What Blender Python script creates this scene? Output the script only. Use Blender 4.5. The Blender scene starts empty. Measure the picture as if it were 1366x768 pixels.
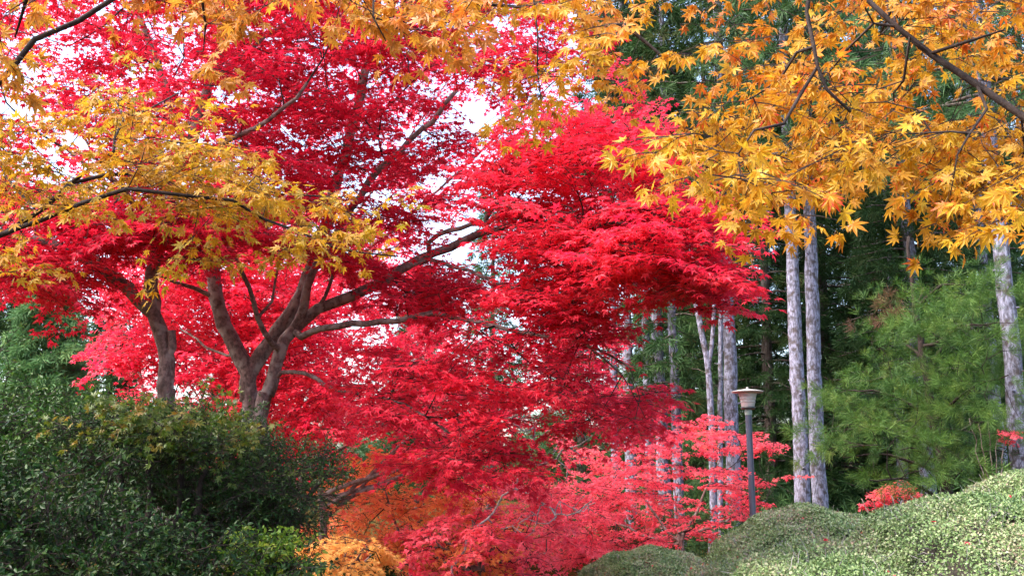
import bpy, math, random
import numpy as np
from mathutils import Vector, Matrix

R = math.radians
scene = bpy.context.scene
COL = scene.collection

# ------------------------------------------------------------------ camera, world, sun, exposure
FOC = 1328.0                     # focal length in pixels of the 1366 px wide photograph
PITCH = R(11.0)
EYE = np.array([0.0, 0.0, 1.6])
cam_data = bpy.data.cameras.new('camera')
cam_data.sensor_width = 36.0
cam_data.lens = 36.0 * FOC / 1366.0
cam_data.clip_start = 0.05
cam_data.clip_end = 2000.0
cam = bpy.data.objects.new('camera', cam_data)
COL.objects.link(cam)
cam.location = EYE
cam.rotation_euler = (math.pi / 2 + PITCH, 0, 0)
scene.camera = cam

SUN_EL, SUN_AZ = R(54), R(250)     # azimuth clockwise from +Y: to the left, a little behind
world = bpy.data.worlds.new('World')
scene.world = world
world.use_nodes = True
nt = world.node_tree
nt.nodes.clear()
sky = nt.nodes.new('ShaderNodeTexSky')
sky.sky_type = 'NISHITA'
sky.sun_disc = False
sky.sun_elevation = SUN_EL
sky.sun_rotation = SUN_AZ
sky.air_density = 1.0
sky.dust_density = 4.0
sky.ozone_density = 1.0
bg = nt.nodes.new('ShaderNodeBackground')
bg.inputs['Strength'].default_value = 0.15
wo = nt.nodes.new('ShaderNodeOutputWorld')
nt.links.new(sky.outputs[0], bg.inputs['Color'])
nt.links.new(bg.outputs[0], wo.inputs['Surface'])

sun_data = bpy.data.lights.new('sun', 'SUN')
sun_data.energy = 1.1
sun_data.angle = R(24)
sun_data.color = (1.0, 0.95, 0.88)
sun = bpy.data.objects.new('sun', sun_data)
COL.objects.link(sun)
sv = Vector((math.sin(SUN_AZ) * math.cos(SUN_EL), math.cos(SUN_AZ) * math.cos(SUN_EL), math.sin(SUN_EL)))
sun.rotation_euler = sv.to_track_quat('Z', 'Y').to_euler()
sun.location = (-10, -2, 14)

scene.view_settings.view_transform = 'Standard'
scene.view_settings.look = 'None'
scene.view_settings.exposure = 2.5
scene.view_settings.gamma = 1.0
scene.view_settings.use_curve_mapping = False
scene.render.engine = 'CYCLES'
cy = scene.cycles
cy.max_bounces = 12
cy.diffuse_bounces = 9
cy.glossy_bounces = 2
cy.transmission_bounces = 9
cy.transparent_max_bounces = 4
cy.sample_clamp_indirect = 6.0
cy.use_denoising = True
cy.use_adaptive_sampling = True

# ------------------------------------------------------------------ helpers
CP, SP = math.cos(PITCH), math.sin(PITCH)


def P(x, y, Y):
    """the point at forward distance Y metres seen along pixel (x, y) of the photograph"""
    u = (x - 683.0) / FOC
    v = (384.0 - y) / FOC
    d = np.array([u, CP - v * SP, SP + v * CP])
    return EYE + d * (Y / d[1])


def PA(px, Y):
    u = (px[:, 0] - 683.0) / FOC
    v = (384.0 - px[:, 1]) / FOC
    d = np.stack([u, CP - v * SP, SP + v * CP], 1)
    return EYE + d * (Y / d[:, 1])[:, None]


def unit(a):
    n = np.linalg.norm(a, axis=-1, keepdims=True)
    return a / np.maximum(n, 1e-9)


class MB:
    """collects arrays of vertices and faces into ONE mesh"""

    def __init__(self):
        self.v, self.f, self.rnd, self.clump, self.tip, self.vein, self.n = [], [], [], [], [], [], 0

    def add(self, v, faces, mat=0, smooth=False, rnd=None, clump=None, tip=None, vein=None):
        v = np.asarray(v, dtype=np.float32).reshape(-1, 3)
        k = len(v)
        self.v.append(v)
        z = np.zeros(k, np.float32)
        self.rnd.append(z if rnd is None else np.asarray(rnd, np.float32))
        self.clump.append(z if clump is None else np.asarray(clump, np.float32))
        self.tip.append(z if tip is None else np.asarray(tip, np.float32))
        self.vein.append(z if vein is None else np.asarray(vein, np.float32))
        if not isinstance(faces, list):
            faces = [faces]
        for fa in faces:
            fa = np.asarray(fa, dtype=np.int32)
            self.f.append((fa + self.n, mat, smooth))
        self.n += k

    def build(self, name, mats, parent=None, base=None):
        me = bpy.data.meshes.new(name)
        v = np.concatenate(self.v)
        if base is not None:
            v = v - np.asarray(base, np.float32)
        me.vertices.add(len(v))
        me.vertices.foreach_set('co', v.ravel())
        loops = np.concatenate([f.ravel() for f, m, s in self.f])
        tot = np.concatenate([np.full(len(f), f.shape[1], np.int32) for f, m, s in self.f])
        mi = np.concatenate([np.full(len(f), m, np.int32) for f, m, s in self.f])
        sm = np.concatenate([np.full(len(f), s, bool) for f, m, s in self.f])
        start = np.concatenate([[0], np.cumsum(tot)[:-1]]).astype(np.int32)
        me.loops.add(len(loops))
        me.loops.foreach_set('vertex_index', loops.astype(np.int32))
        me.polygons.add(len(tot))
        me.polygons.foreach_set('loop_start', start)
        me.polygons.foreach_set('loop_total', tot)
        for m in (mats if isinstance(mats, (list, tuple)) else [mats]):
            me.materials.append(m)
        me.polygons.foreach_set('material_index', mi)
        me.polygons.foreach_set('use_smooth', sm)
        for nm, arr in (('rnd', self.rnd), ('clump', self.clump), ('tip', self.tip), ('vein', self.vein)):
            a = me.attributes.new(nm, 'FLOAT', 'POINT')
            a.data.foreach_set('value', np.concatenate(arr))
        me.update(calc_edges=True)
        o = bpy.data.objects.new(name, me)
        COL.objects.link(o)
        if parent is not None:
            o.parent = parent
        return o


def tag(o, label=None, cat=None, group=None, kind=None):
    if label: o['label'] = label
    if cat: o['category'] = cat
    if group: o['group'] = group
    if kind: o['kind'] = kind
    return o


def thing(name, label, cat, loc, group=None):
    o = bpy.data.objects.new(name, None)
    o.empty_display_size = 0.2
    COL.objects.link(o)
    o.location = loc
    return tag(o, label, cat, group)


def tube_arrays(pts, rad, sides, cap=True):
    pts = np.asarray(pts, float)
    n = len(pts)
    t = np.gradient(pts, axis=0)
    t = unit(t)
    ref = np.array([0.0, 0.0, 1.0]) if abs(t[0][2]) < 0.9 else np.array([1.0, 0.0, 0.0])
    a = np.cross(t[0], ref); a /= np.linalg.norm(a)
    A = []
    for i in range(n):
        a = a - t[i] * np.dot(a, t[i])
        a = a / max(np.linalg.norm(a), 1e-9)
        A.append(a)
    A = np.array(A)
    B = np.cross(t, A)
    ang = np.arange(sides) * 2 * math.pi / sides
    rad = np.asarray(rad, float)
    if rad.ndim == 1:
        rad = rad[:, None] * np.ones((1, sides))
    v = pts[:, None, :] + (np.cos(ang)[None, :, None] * A[:, None, :] + np.sin(ang)[None, :, None] * B[:, None, :]) * rad[:, :, None]
    i = np.arange(n - 1)[:, None] * sides
    j = np.arange(sides)[None, :]
    k = (j + 1) % sides
    q = np.stack([i + j, i + k, i + sides + k, i + sides + j], -1).reshape(-1, 4)
    fs = [q]
    if cap:
        fs.append(np.array([list(range((n - 1) * sides, n * sides))]))
    return v.reshape(-1, 3), fs


def catmull(pts, step):
    pts = np.asarray(pts, float)
    if len(pts) < 3:
        n = max(2, int(np.linalg.norm(pts[-1] - pts[0]) / step) + 1)
        return pts[0] + (pts[-1] - pts[0]) * np.linspace(0, 1, n)[:, None]
    ext = np.vstack([2 * pts[0] - pts[1], pts, 2 * pts[-1] - pts[-2]])
    out = []
    for i in range(1, len(ext) - 2):
        p0, p1, p2, p3 = ext[i - 1], ext[i], ext[i + 1], ext[i + 2]
        n = max(1, int(np.linalg.norm(p2 - p1) / step + 0.5))
        for t in np.arange(n) / n:
            out.append(0.5 * ((2 * p1) + (-p0 + p2) * t + (2 * p0 - 5 * p1 + 4 * p2 - p3) * t * t + (-p0 + 3 * p1 - 3 * p2 + p3) * t ** 3))
    out.append(pts[-1])
    return np.array(out)


# ------------------------------------------------------------------ materials
def nodes_of(m):
    m.use_nodes = True
    m.node_tree.nodes.clear()
    return m.node_tree


def ramp(nt, cols):
    r = nt.nodes.new('ShaderNodeValToRGB')
    el = r.color_ramp.elements
    while len(el) < len(cols):
        el.new(0.5)
    for i, c in enumerate(cols):
        el[i].position = i / (len(cols) - 1)
        el[i].color = (*c, 1)
    return r


def leaf_mat(name, cols, trans=0.45, rough=0.42, spec=0.35, tip_col=None, tip_amt=0.0, clump_w=0.5, spots=0.0):
    """leaf: colour by leaf and by spray from a ramp, part of the light passes through"""
    m = bpy.data.materials.new(name)
    nt = nodes_of(m)
    L = nt.links.new
    a = nt.nodes.new('ShaderNodeAttribute'); a.attribute_name = 'rnd'
    b = nt.nodes.new('ShaderNodeAttribute'); b.attribute_name = 'clump'
    mx = nt.nodes.new('ShaderNodeMix'); mx.data_type = 'FLOAT'
    mx.inputs[0].default_value = clump_w
    L(a.outputs['Fac'], mx.inputs[2]); L(b.outputs['Fac'], mx.inputs[3])
    r = ramp(nt, cols)
    L(mx.outputs[0], r.inputs[0])
    col = r.outputs[0]
    if tip_col:
        t = nt.nodes.new('ShaderNodeAttribute'); t.attribute_name = 'tip'
        # leaves with a high random number turn towards another colour from their lobe tips inward
        pw = nt.nodes.new('ShaderNodeMath'); pw.operation = 'MULTIPLY_ADD'
        L(a.outputs['Fac'], pw.inputs[0]); pw.inputs[1].default_value = 3.2; pw.inputs[2].default_value = -2.55
        ml = nt.nodes.new('ShaderNodeMath'); ml.operation = 'MULTIPLY'; ml.use_clamp = True
        L(pw.outputs[0], ml.inputs[0]); L(t.outputs['Fac'], ml.inputs[1])
        m2 = nt.nodes.new('ShaderNodeMath'); m2.operation = 'MULTIPLY'; m2.use_clamp = True
        L(ml.outputs[0], m2.inputs[0]); m2.inputs[1].default_value = tip_amt
        mc = nt.nodes.new('ShaderNodeMix'); mc.data_type = 'RGBA'
        L(m2.outputs[0], mc.inputs[0]); L(col, mc.inputs[6]); mc.inputs[7].default_value = (*tip_col, 1)
        col = mc.outputs[2]
    if spots > 0:
        tv = nt.nodes.new('ShaderNodeAttribute'); tv.attribute_name = 'vein'
        vr = nt.nodes.new('ShaderNodeMapRange'); vr.inputs[1].default_value = .80; vr.inputs[2].default_value = .96; vr.inputs[4].default_value = .55
        L(tv.outputs['Fac'], vr.inputs[0])
        vm = nt.nodes.new('ShaderNodeMix'); vm.data_type = 'RGBA'; vm.blend_type = 'MULTIPLY'
        L(vr.outputs[0], vm.inputs[0]); L(col, vm.inputs[6]); vm.inputs[7].default_value = (.62, .45, .35, 1)
        tc2 = nt.nodes.new('ShaderNodeTexCoord')
        ns = nt.nodes.new('ShaderNodeTexNoise'); ns.inputs['Scale'].default_value = 38; ns.inputs['Detail'].default_value = 4
        L(tc2.outputs['Object'], ns.inputs['Vector'])
        sr = nt.nodes.new('ShaderNodeMapRange'); sr.inputs[1].default_value = .60; sr.inputs[2].default_value = .70; sr.inputs[4].default_value = spots
        L(ns.outputs[0], sr.inputs[0])
        sm = nt.nodes.new('ShaderNodeMix'); sm.data_type = 'RGBA'
        L(sr.outputs[0], sm.inputs[0]); L(vm.outputs[2], sm.inputs[6]); sm.inputs[7].default_value = (.20, .085, .02, 1)
        col = sm.outputs[2]
    # mottling
    tc = nt.nodes.new('ShaderNodeTexCoord')
    no = nt.nodes.new('ShaderNodeTexNoise'); no.inputs['Scale'].default_value = 60; no.inputs['Detail'].default_value = 2
    L(tc.outputs['Object'], no.inputs['Vector'])
    hv = nt.nodes.new('ShaderNodeHueSaturation')
    mr = nt.nodes.new('ShaderNodeMapRange'); mr.inputs[3].default_value = 0.7; mr.inputs[4].default_value = 1.3
    L(no.outputs[0], mr.inputs[0]); L(mr.outputs[0], hv.inputs['Value']); L(col, hv.inputs['Color'])
    col = hv.outputs[0]
    p = nt.nodes.new('ShaderNodeBsdfPrincipled')
    p.inputs['Roughness'].default_value = rough
    p.inputs['Specular IOR Level'].default_value = spec
    L(col, p.inputs['Base Color'])
    tr = nt.nodes.new('ShaderNodeBsdfTranslucent')
    L(col, tr.inputs['Color'])
    ms = nt.nodes.new('ShaderNodeMixShader'); ms.inputs[0].default_value = trans
    L(p.outputs[0], ms.inputs[1]); L(tr.outputs[0], ms.inputs[2])
    o = nt.nodes.new('ShaderNodeOutputMaterial')
    L(ms.outputs[0], o.inputs['Surface'])
    return m


def bark_mat(name, c1, c2, c3, scale=9.0, stretch=0.12, bump=0.5, spots=0.62):
    m = bpy.data.materials.new(name)
    nt = nodes_of(m)
    L = nt.links.new
    tc = nt.nodes.new('ShaderNodeTexCoord')
    mp = nt.nodes.new('ShaderNodeMapping'); mp.inputs['Scale'].default_value = (1, 1, stretch)
    L(tc.outputs['Object'], mp.inputs['Vector'])
    n1 = nt.nodes.new('ShaderNodeTexNoise'); n1.inputs['Scale'].default_value = scale * 3; n1.inputs['Detail'].default_value = 8; n1.inputs['Roughness'].default_value = 0.65
    L(mp.outputs[0], n1.inputs['Vector'])
    r1 = ramp(nt, [c1, c2]); r1.color_ramp.elements[0].position = 0.40; r1.color_ramp.elements[1].position = 0.60
    L(n1.outputs[0], r1.inputs[0])
    n2 = nt.nodes.new('ShaderNodeTexNoise'); n2.inputs['Scale'].default_value = scale * 0.9; n2.inputs['Detail'].default_value = 5
    L(tc.outputs['Object'], n2.inputs['Vector'])
    mr = nt.nodes.new('ShaderNodeMapRange'); mr.inputs[1].default_value = spots - 0.08; mr.inputs[2].default_value = spots + 0.06
    L(n2.outputs[0], mr.inputs[0])
    mc = nt.nodes.new('ShaderNodeMix'); mc.data_type = 'RGBA'
    L(mr.outputs[0], mc.inputs[0]); L(r1.outputs[0], mc.inputs[6]); mc.inputs[7].default_value = (*c3, 1)
    p = nt.nodes.new('ShaderNodeBsdfPrincipled'); p.inputs['Roughness'].default_value = 0.85
    p.inputs['Specular IOR Level'].default_value = 0.2
    L(mc.outputs[2], p.inputs['Base Color'])
    bp = nt.nodes.new('ShaderNodeBump'); bp.inputs['Strength'].default_value = bump; bp.inputs['Distance'].default_value = 0.03
    L(n1.outputs[0], bp.inputs['Height']); L(bp.outputs[0], p.inputs['Normal'])
    o = nt.nodes.new('ShaderNodeOutputMaterial'); L(p.outputs[0], o.inputs['Surface'])
    return m


def plain_mat(name, col, rough=0.5, metallic=0.0, noise=0.15, scale=20, spec=0.5, transmission=0.0):
    m = bpy.data.materials.new(name)
    nt = nodes_of(m)
    L = nt.links.new
    tc = nt.nodes.new('ShaderNodeTexCoord')
    n1 = nt.nodes.new('ShaderNodeTexNoise'); n1.inputs['Scale'].default_value = scale; n1.inputs['Detail'].default_value = 5
    L(tc.outputs['Object'], n1.inputs['Vector'])
    lo = tuple(c * (1 - noise) for c in col); hi = tuple(min(1, c * (1 + noise)) for c in col)
    r1 = ramp(nt, [lo, hi]); L(n1.outputs[0], r1.inputs[0])
    r1.color_ramp.elements[0].position = 0.3; r1.color_ramp.elements[1].position = 0.7
    p = nt.nodes.new('ShaderNodeBsdfPrincipled')
    p.inputs['Roughness'].default_value = rough; p.inputs['Metallic'].default_value = metallic
    p.inputs['Specular IOR Level'].default_value = spec
    p.inputs['Transmission Weight'].default_value = transmission
    L(r1.outputs[0], p.inputs['Base Color'])
    o = nt.nodes.new('ShaderNodeOutputMaterial'); L(p.outputs[0], o.inputs['Surface'])
    return m


M = {}
M['red'] = leaf_mat('crimson_maple_leaf', [(0.40, 0.006, 0.028), (0.64, 0.016, 0.052), (0.76, 0.030, 0.066), (0.78, 0.055, 0.08)], trans=0.63, rough=0.42, spec=0.4)
M['scarlet'] = leaf_mat('scarlet_maple_leaf', [(0.62, 0.012, 0.05), (0.74, 0.025, 0.075), (0.80, 0.045, 0.09), (0.82, 0.06, 0.08)], trans=0.55, rough=0.42, spec=0.4)
M['pink'] = leaf_mat('pink_red_maple_leaf', [(0.76, 0.04, 0.075), (0.82, 0.085, 0.13), (0.83, 0.12, 0.16), (0.83, 0.16, 0.12)], trans=0.58, rough=0.5, spec=0.35)
M['orange'] = leaf_mat('orange_maple_leaf', [(0.48, 0.105, 0.012), (0.54, 0.225, 0.016), (0.59, 0.335, 0.022), (0.60, 0.42, 0.03)], trans=0.5, rough=0.42, spec=0.3, tip_col=(0.70, 0.06, 0.02), tip_amt=2.2, spots=.6)
M['orange_light'] = leaf_mat('light_orange_maple_leaf', [(0.52, 0.15, 0.025), (0.57, 0.22, 0.03), (0.58, 0.27, 0.03), (0.52, 0.31, 0.03)], trans=0.5, rough=0.42, spec=0.3, tip_col=(0.72, 0.12, 0.02), tip_amt=1.2, spots=.5)
M['gold'] = leaf_mat('golden_maple_leaf', [(0.46, 0.15, 0.014), (0.52, 0.245, 0.016), (0.46, 0.285, 0.018), (0.26, 0.235, 0.022)], trans=0.5, rough=0.45, spec=0.3, tip_col=(0.55, 0.16, 0.02), tip_amt=0.8, spots=.5)
M['far_orange'] = leaf_mat('far_orange_maple_leaf', [(0.80, 0.12, 0.09), (0.82, 0.22, 0.09), (0.82, 0.32, 0.09), (0.74, 0.38, 0.06)], trans=0.5, rough=0.5)
M['far_yellow'] = leaf_mat('far_yellow_maple_leaf', [(0.80, 0.34, 0.09), (0.84, 0.47, 0.12), (0.84, 0.54, 0.15)], trans=0.5, rough=0.5)
M['green_maple'] = leaf_mat('green_maple_leaf', [(0.03, 0.07, 0.008), (0.06, 0.11, 0.012), (0.11, 0.14, 0.014), (0.24, 0.13, 0.02)], trans=0.4, rough=0.4)
M['lime'] = leaf_mat('yellow_green_leaf', [(0.05, 0.12, 0.012), (0.10, 0.20, 0.02), (0.18, 0.26, 0.025), (0.34, 0.32, 0.04)], trans=0.5, rough=0.4)
M['glossy'] = leaf_mat('glossy_evergreen_leaf', [(0.004, 0.016, 0.003), (0.010, 0.034, 0.006), (0.022, 0.060, 0.010), (0.075, 0.095, 0.016)], trans=0.22, rough=0.4, spec=0.2)
M['bright_shrub'] = leaf_mat('bright_evergreen_leaf', [(0.010, 0.034, 0.006), (0.022, 0.066, 0.010), (0.045, 0.11, 0.016), (0.11, 0.17, 0.025)], trans=0.25, rough=0.42, spec=0.25)
M['azalea'] = leaf_mat('clipped_azalea_leaf', [(0.04, 0.085, 0.022), (0.105, 0.18, 0.052), (0.195, 0.275, 0.10), (0.28, 0.30, 0.17), (0.30, 0.16, 0.135)], trans=0.2, rough=0.4, spec=0.4, clump_w=0.45)
M['needle'] = leaf_mat('conifer_needle', [(0.018, 0.055, 0.016), (0.030, 0.080, 0.022), (0.045, 0.105, 0.028), (0.07, 0.12, 0.03)], trans=0.2, rough=0.55, spec=0.25)
M['needle_dark'] = leaf_mat('dark_conifer_needle', [(0.015, 0.045, 0.012), (0.026, 0.068, 0.018), (0.040, 0.085, 0.02), (0.085, 0.09, 0.028)], trans=0.2, rough=0.6, spec=0.2)
M['needle_light'] = leaf_mat('light_conifer_needle', [(0.05, 0.13, 0.045), (0.085, 0.19, 0.065), (0.12, 0.24, 0.08), (0.17, 0.27, 0.09)], trans=0.25, rough=0.55, spec=0.25)
M['pine'] = leaf_mat('young_pine_needle', [(0.016, 0.055, 0.010), (0.040, 0.10, 0.015), (0.085, 0.165, 0.024), (0.17, 0.22, 0.04)], trans=0.25, rough=0.5, spec=0.3)
M['pine_brown'] = leaf_mat('browned_pine_needle', [(0.085, 0.045, 0.028), (0.13, 0.065, 0.036), (0.12, 0.08, 0.035), (0.07, 0.085, 0.025)], trans=0.25, rough=0.6, spec=0.2)
M['maple_bark'] = bark_mat('maple_bark', (0.085, 0.053, 0.047), (0.20, 0.128, 0.112), (0.26, 0.21, 0.185), scale=12, stretch=0.6, bump=0.5, spots=0.57)
M['dark_bark'] = bark_mat('dark_twig_bark', (0.016, 0.010, 0.009), (0.036, 0.024, 0.020), (0.05, 0.038, 0.034), scale=14, stretch=0.6, bump=0.3)
M['grey_bark'] = bark_mat('grey_cedar_bark', (0.085, 0.08, 0.10), (0.275, 0.275, 0.36), (0.075, 0.062, 0.062), scale=9.0, stretch=0.35, bump=1.0, spots=0.57)
M['pale_twig'] = bark_mat('pale_dead_wood', (0.17, 0.15, 0.15), (0.33, 0.30, 0.30), (0.13, 0.11, 0.10), scale=8, stretch=0.4, bump=0.4)
M['conifer_wood'] = bark_mat('brown_conifer_bark', (0.05, 0.036, 0.028), (0.13, 0.10, 0.085), (0.17, 0.15, 0.14), scale=6, stretch=0.2, bump=0.7)
M['shrub_core'] = plain_mat('shaded_shrub_twigs', (0.035, 0.030, 0.018), 0.9, noise=0.6, scale=30)
M['hedge_core'] = plain_mat('hedge_twigs', (0.035, 0.028, 0.02), 0.9, noise=0.6, scale=40)


# ------------------------------------------------------------------ leaf templates (x along the leaf, z its normal)
def tmpl_maple7(curl=.20, fold=.03, sk=0.0):
    lob = [(-128, .34), (-84, .66), (-42, .90), (0, 1.0), (42, .90), (84, .66), (128, .34)]
    ring, tip = [], []
    for i, (a, l) in enumerate(lob):
        for da, rr, tt in ((-13, .55, .5), (0, 1.0, 1.0), (13, .55, .5)):
            ring.append((R(a + da * (1 if l > .5 else 1.6)), l * rr, l * rr, tt))
        if i < 6:
            ring.append((R((a + lob[i + 1][0]) / 2), 0.36 * min(1, (l + lob[i + 1][1]) / 1.6), 0, 0.1))
    v = [(0, 0, 0)]
    t = [0.0]
    for a, r, l, tt in ring:
        # leaf curls down towards its tips, sinuses a little raised (folded lobes)
        v.append((r * math.cos(a), r * math.sin(a), -curl * r * r + (fold if tt < .2 else 0) + sk * r * r * math.sin(a)))
        t.append(tt)
    f = [(0, i, i + 1) for i in range(1, len(ring))]
    n = len(v)
    v += [(-0.55, -.012, .05), (-0.55, .012, .05), (0.0, 0.012, 0.004), (0.0, -0.012, 0.004)]
    t += [0, 0, 0, 0]
    f += [(n, n + 1, n + 2), (n, n + 2, n + 3)]
    v = np.array(v, float)
    w = np.array([1.0 if tt in (0.0, 1.0) else 0.0 for tt in t])
    return v, np.array(f), np.array(t), w


def tmpl_maple5():
    lob = [(-98, .60), (-47, .90), (0, 1.0), (47, .90), (98, .60)]
    v, f, t = [(0, 0, 0)], [], [0.0]
    sin_ = [(-130, .16), (-72, .34), (-23, .40), (23, .40), (72, .34), (130, .16)]
    ids = []
    for a, r in sin_:
        ids.append(len(v)); v.append((r * math.cos(R(a)), r * math.sin(R(a)), 0.02)); t.append(.1)
    for i, (a, l) in enumerate(lob):
        k = len(v)
        v.append((l * math.cos(R(a)), l * math.sin(R(a)), -0.2 * l * l)); t.append(1)
        f.append((0, ids[i], k, ids[i + 1]))
    return np.array(v, float), np.array(f), np.array(t)


def tmpl_maple3():
    lob = [(-70, .85), (0, 1.0), (70, .85)]
    sin_ = [(-125, .22), (-33, .42), (33, .42), (125, .22)]
    v, f, t = [(0, 0, 0)], [], [0.0]
    ids = []
    for a, r in sin_:
        ids.append(len(v)); v.append((r * math.cos(R(a)), r * math.sin(R(a)), 0)); t.append(0.1)
    for i, (a, l) in enumerate(lob):
        k = len(v); v.append((l * math.cos(R(a)), l * math.sin(R(a)), -.18 * l)); t.append(1)
        f.append((0, ids[i], k, ids[i + 1]))
    return np.array(v, float), np.array(f), np.array(t)


def tmpl_oval(w=0.42):
    v = np.array([(0, 0, 0), (.30, w / 2, .05), (.70, w * .42, .03), (1, 0, -.10), (.70, -w * .42, .03), (.30, -w / 2, .05)], float)
    f = np.array([(0, 1, 2, 3), (0, 3, 4, 5)])
    return v, f, np.array([0, .5, .5, 1, .5, .5], float)


def tmpl_tuft(n=10, w=0.05, cone=0.9, seed=1, droop=0.25):
    rg = np.random.default_rng(seed)
    v, f, t = [], [], []
    for i in range(n):
        a = 2 * math.pi * (i + rg.random() * .6) / n
        th = cone * (0.25 + 0.75 * rg.random())
        l = 0.7 + 0.3 * rg.random()
        s = rg.random() * 0.35
        d = np.array([math.cos(th), math.sin(th) * math.cos(a), math.sin(th) * math.sin(a)])
        sd = np.cross(d, rg.normal(size=3)); sd /= np.linalg.norm(sd)
        p0 = np.array([s, 0, 0])
        p1 = p0 + d * l * .55 + np.array([0, 0, -droop * .15])
        p2 = p0 + d * l + np.array([0, 0, -droop * .45])
        k = len(v)
        v += [p0, p1 + sd * w, p2, p1 - sd * w]
        t += [0, .5, 1, .5]
        f.append((k, k + 1, k + 2, k + 3))
    return np.array(v), np.array(f), np.array(t)


T7 = [tmpl_maple7(), tmpl_maple7(.38, .06, .1), tmpl_maple7(.08, .05, -.14), tmpl_maple7(.55, .10, .05), tmpl_maple7(-.12, .02, .1)]
T5, T3 = tmpl_maple5(), tmpl_maple3()
TOV, TOVN, TROUND = tmpl_oval(.46), tmpl_oval(.30), tmpl_oval(.72)
TUFTS_NEAR = [tmpl_tuft(26, .019, 1.15, s, .08) for s in (1, 2, 3)]
TUFTS_FAR = [tmpl_tuft(13, .046, 1.3, s, .30) for s in (4, 5, 6)]


def put_leaves(mb, rng, tmpl, pos, axis, nrm, size, clump=None, mat=0, rnd=None):
    N = len(pos)
    if isinstance(tmpl, list):                     # variants of one leaf, mixed at random
        wh = rng.integers(0, len(tmpl), N)
        for k, tk in enumerate(tmpl):
            ix = wh == k
            put_leaves(mb, rng, tk, pos[ix], axis[ix], nrm[ix], np.asarray(size)[ix], None if clump is None else clump[ix], mat, None if rnd is None else rnd[ix])
        return
    V, F, T = tmpl[:3]
    if N == 0:
        return
    axis = unit(axis)
    left = unit(np.cross(nrm, axis))
    n = np.cross(axis, left)
    sz = np.asarray(size)[:, None, None]
    v = pos[:, None, :] + sz * (V[None, :, 0:1] * axis[:, None, :] + V[None, :, 1:2] * left[:, None, :] + V[None, :, 2:3] * n[:, None, :])
    k = len(V)
    f = (np.arange(N) * k)[:, None, None] + F[None]
    if rnd is None:
        rnd = rng.random(N)
    cl = np.repeat(clump if clump is not None else rng.random(N), k)
    mb.add(v.reshape(-1, 3), f.reshape(-1, F.shape[1]), mat, False, np.repeat(rnd, k), cl, np.tile(T, N), np.tile(tmpl[3], N) if len(tmpl) > 3 else None)


# ------------------------------------------------------------------ sprays of leaves on twigs
def spray_template(rng, nmain=6, droop=0.18, side=0.55, pairs=True):
    tw, lp, la = [], [], []
    ts = np.linspace(0, 1, nmain + 1)
    ph = rng.random() * 6
    main = np.stack([ts, 0.05 * np.sin(ts * 5 + ph), 0.06 * ts - droop * ts ** 2 + 0.02 * np.sin(ts * 9 + ph)], 1)
    tw.append(main)
    for i in range(1, nmain + 1):
        t = ts[i]
        if i < nmain:
            for s in (1, -1):
                if rng.random() < 0.15:
                    continue
                a = R(rng.uniform(35, 62)) * s
                l = (side * (1 - 0.65 * t) + 0.10) * rng.uniform(.7, 1.2)
                k = max(2, int(l / 0.14) + 1)
                q = np.linspace(0, 1, k + 1)
                d = np.array([math.cos(a), math.sin(a), rng.normal() * .12])
                st = main[i] + d * l * q[:, None] + np.array([0.12, 0, -droop * .8]) * (l * q[:, None] ** 2)
                tw.append(st)
                for j in range(1, k + 1):
                    for s2 in (1, -1):
                        b = a + s2 * R(rng.uniform(30, 75))
                        lp.append(st[j]); la.append((math.cos(b), math.sin(b), 0))
                lp.append(st[-1]); la.append((math.cos(a), math.sin(a), 0))
        for s2 in (1, -1):
            b = s2 * R(rng.uniform(30, 75))
            lp.append(main[i]); la.append((math.cos(b), math.sin(b), 0))
    lp.append(main[-1]); la.append((1, 0, 0))
    return tw, np.array(lp), np.array(la, float)


TR = np.random.default_rng(77)
SPRAYS = [spray_template(TR) for _ in range(7)]
SPRAYS_LOOSE = [spray_template(TR, 4, .3, .45) for _ in range(7)]


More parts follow.
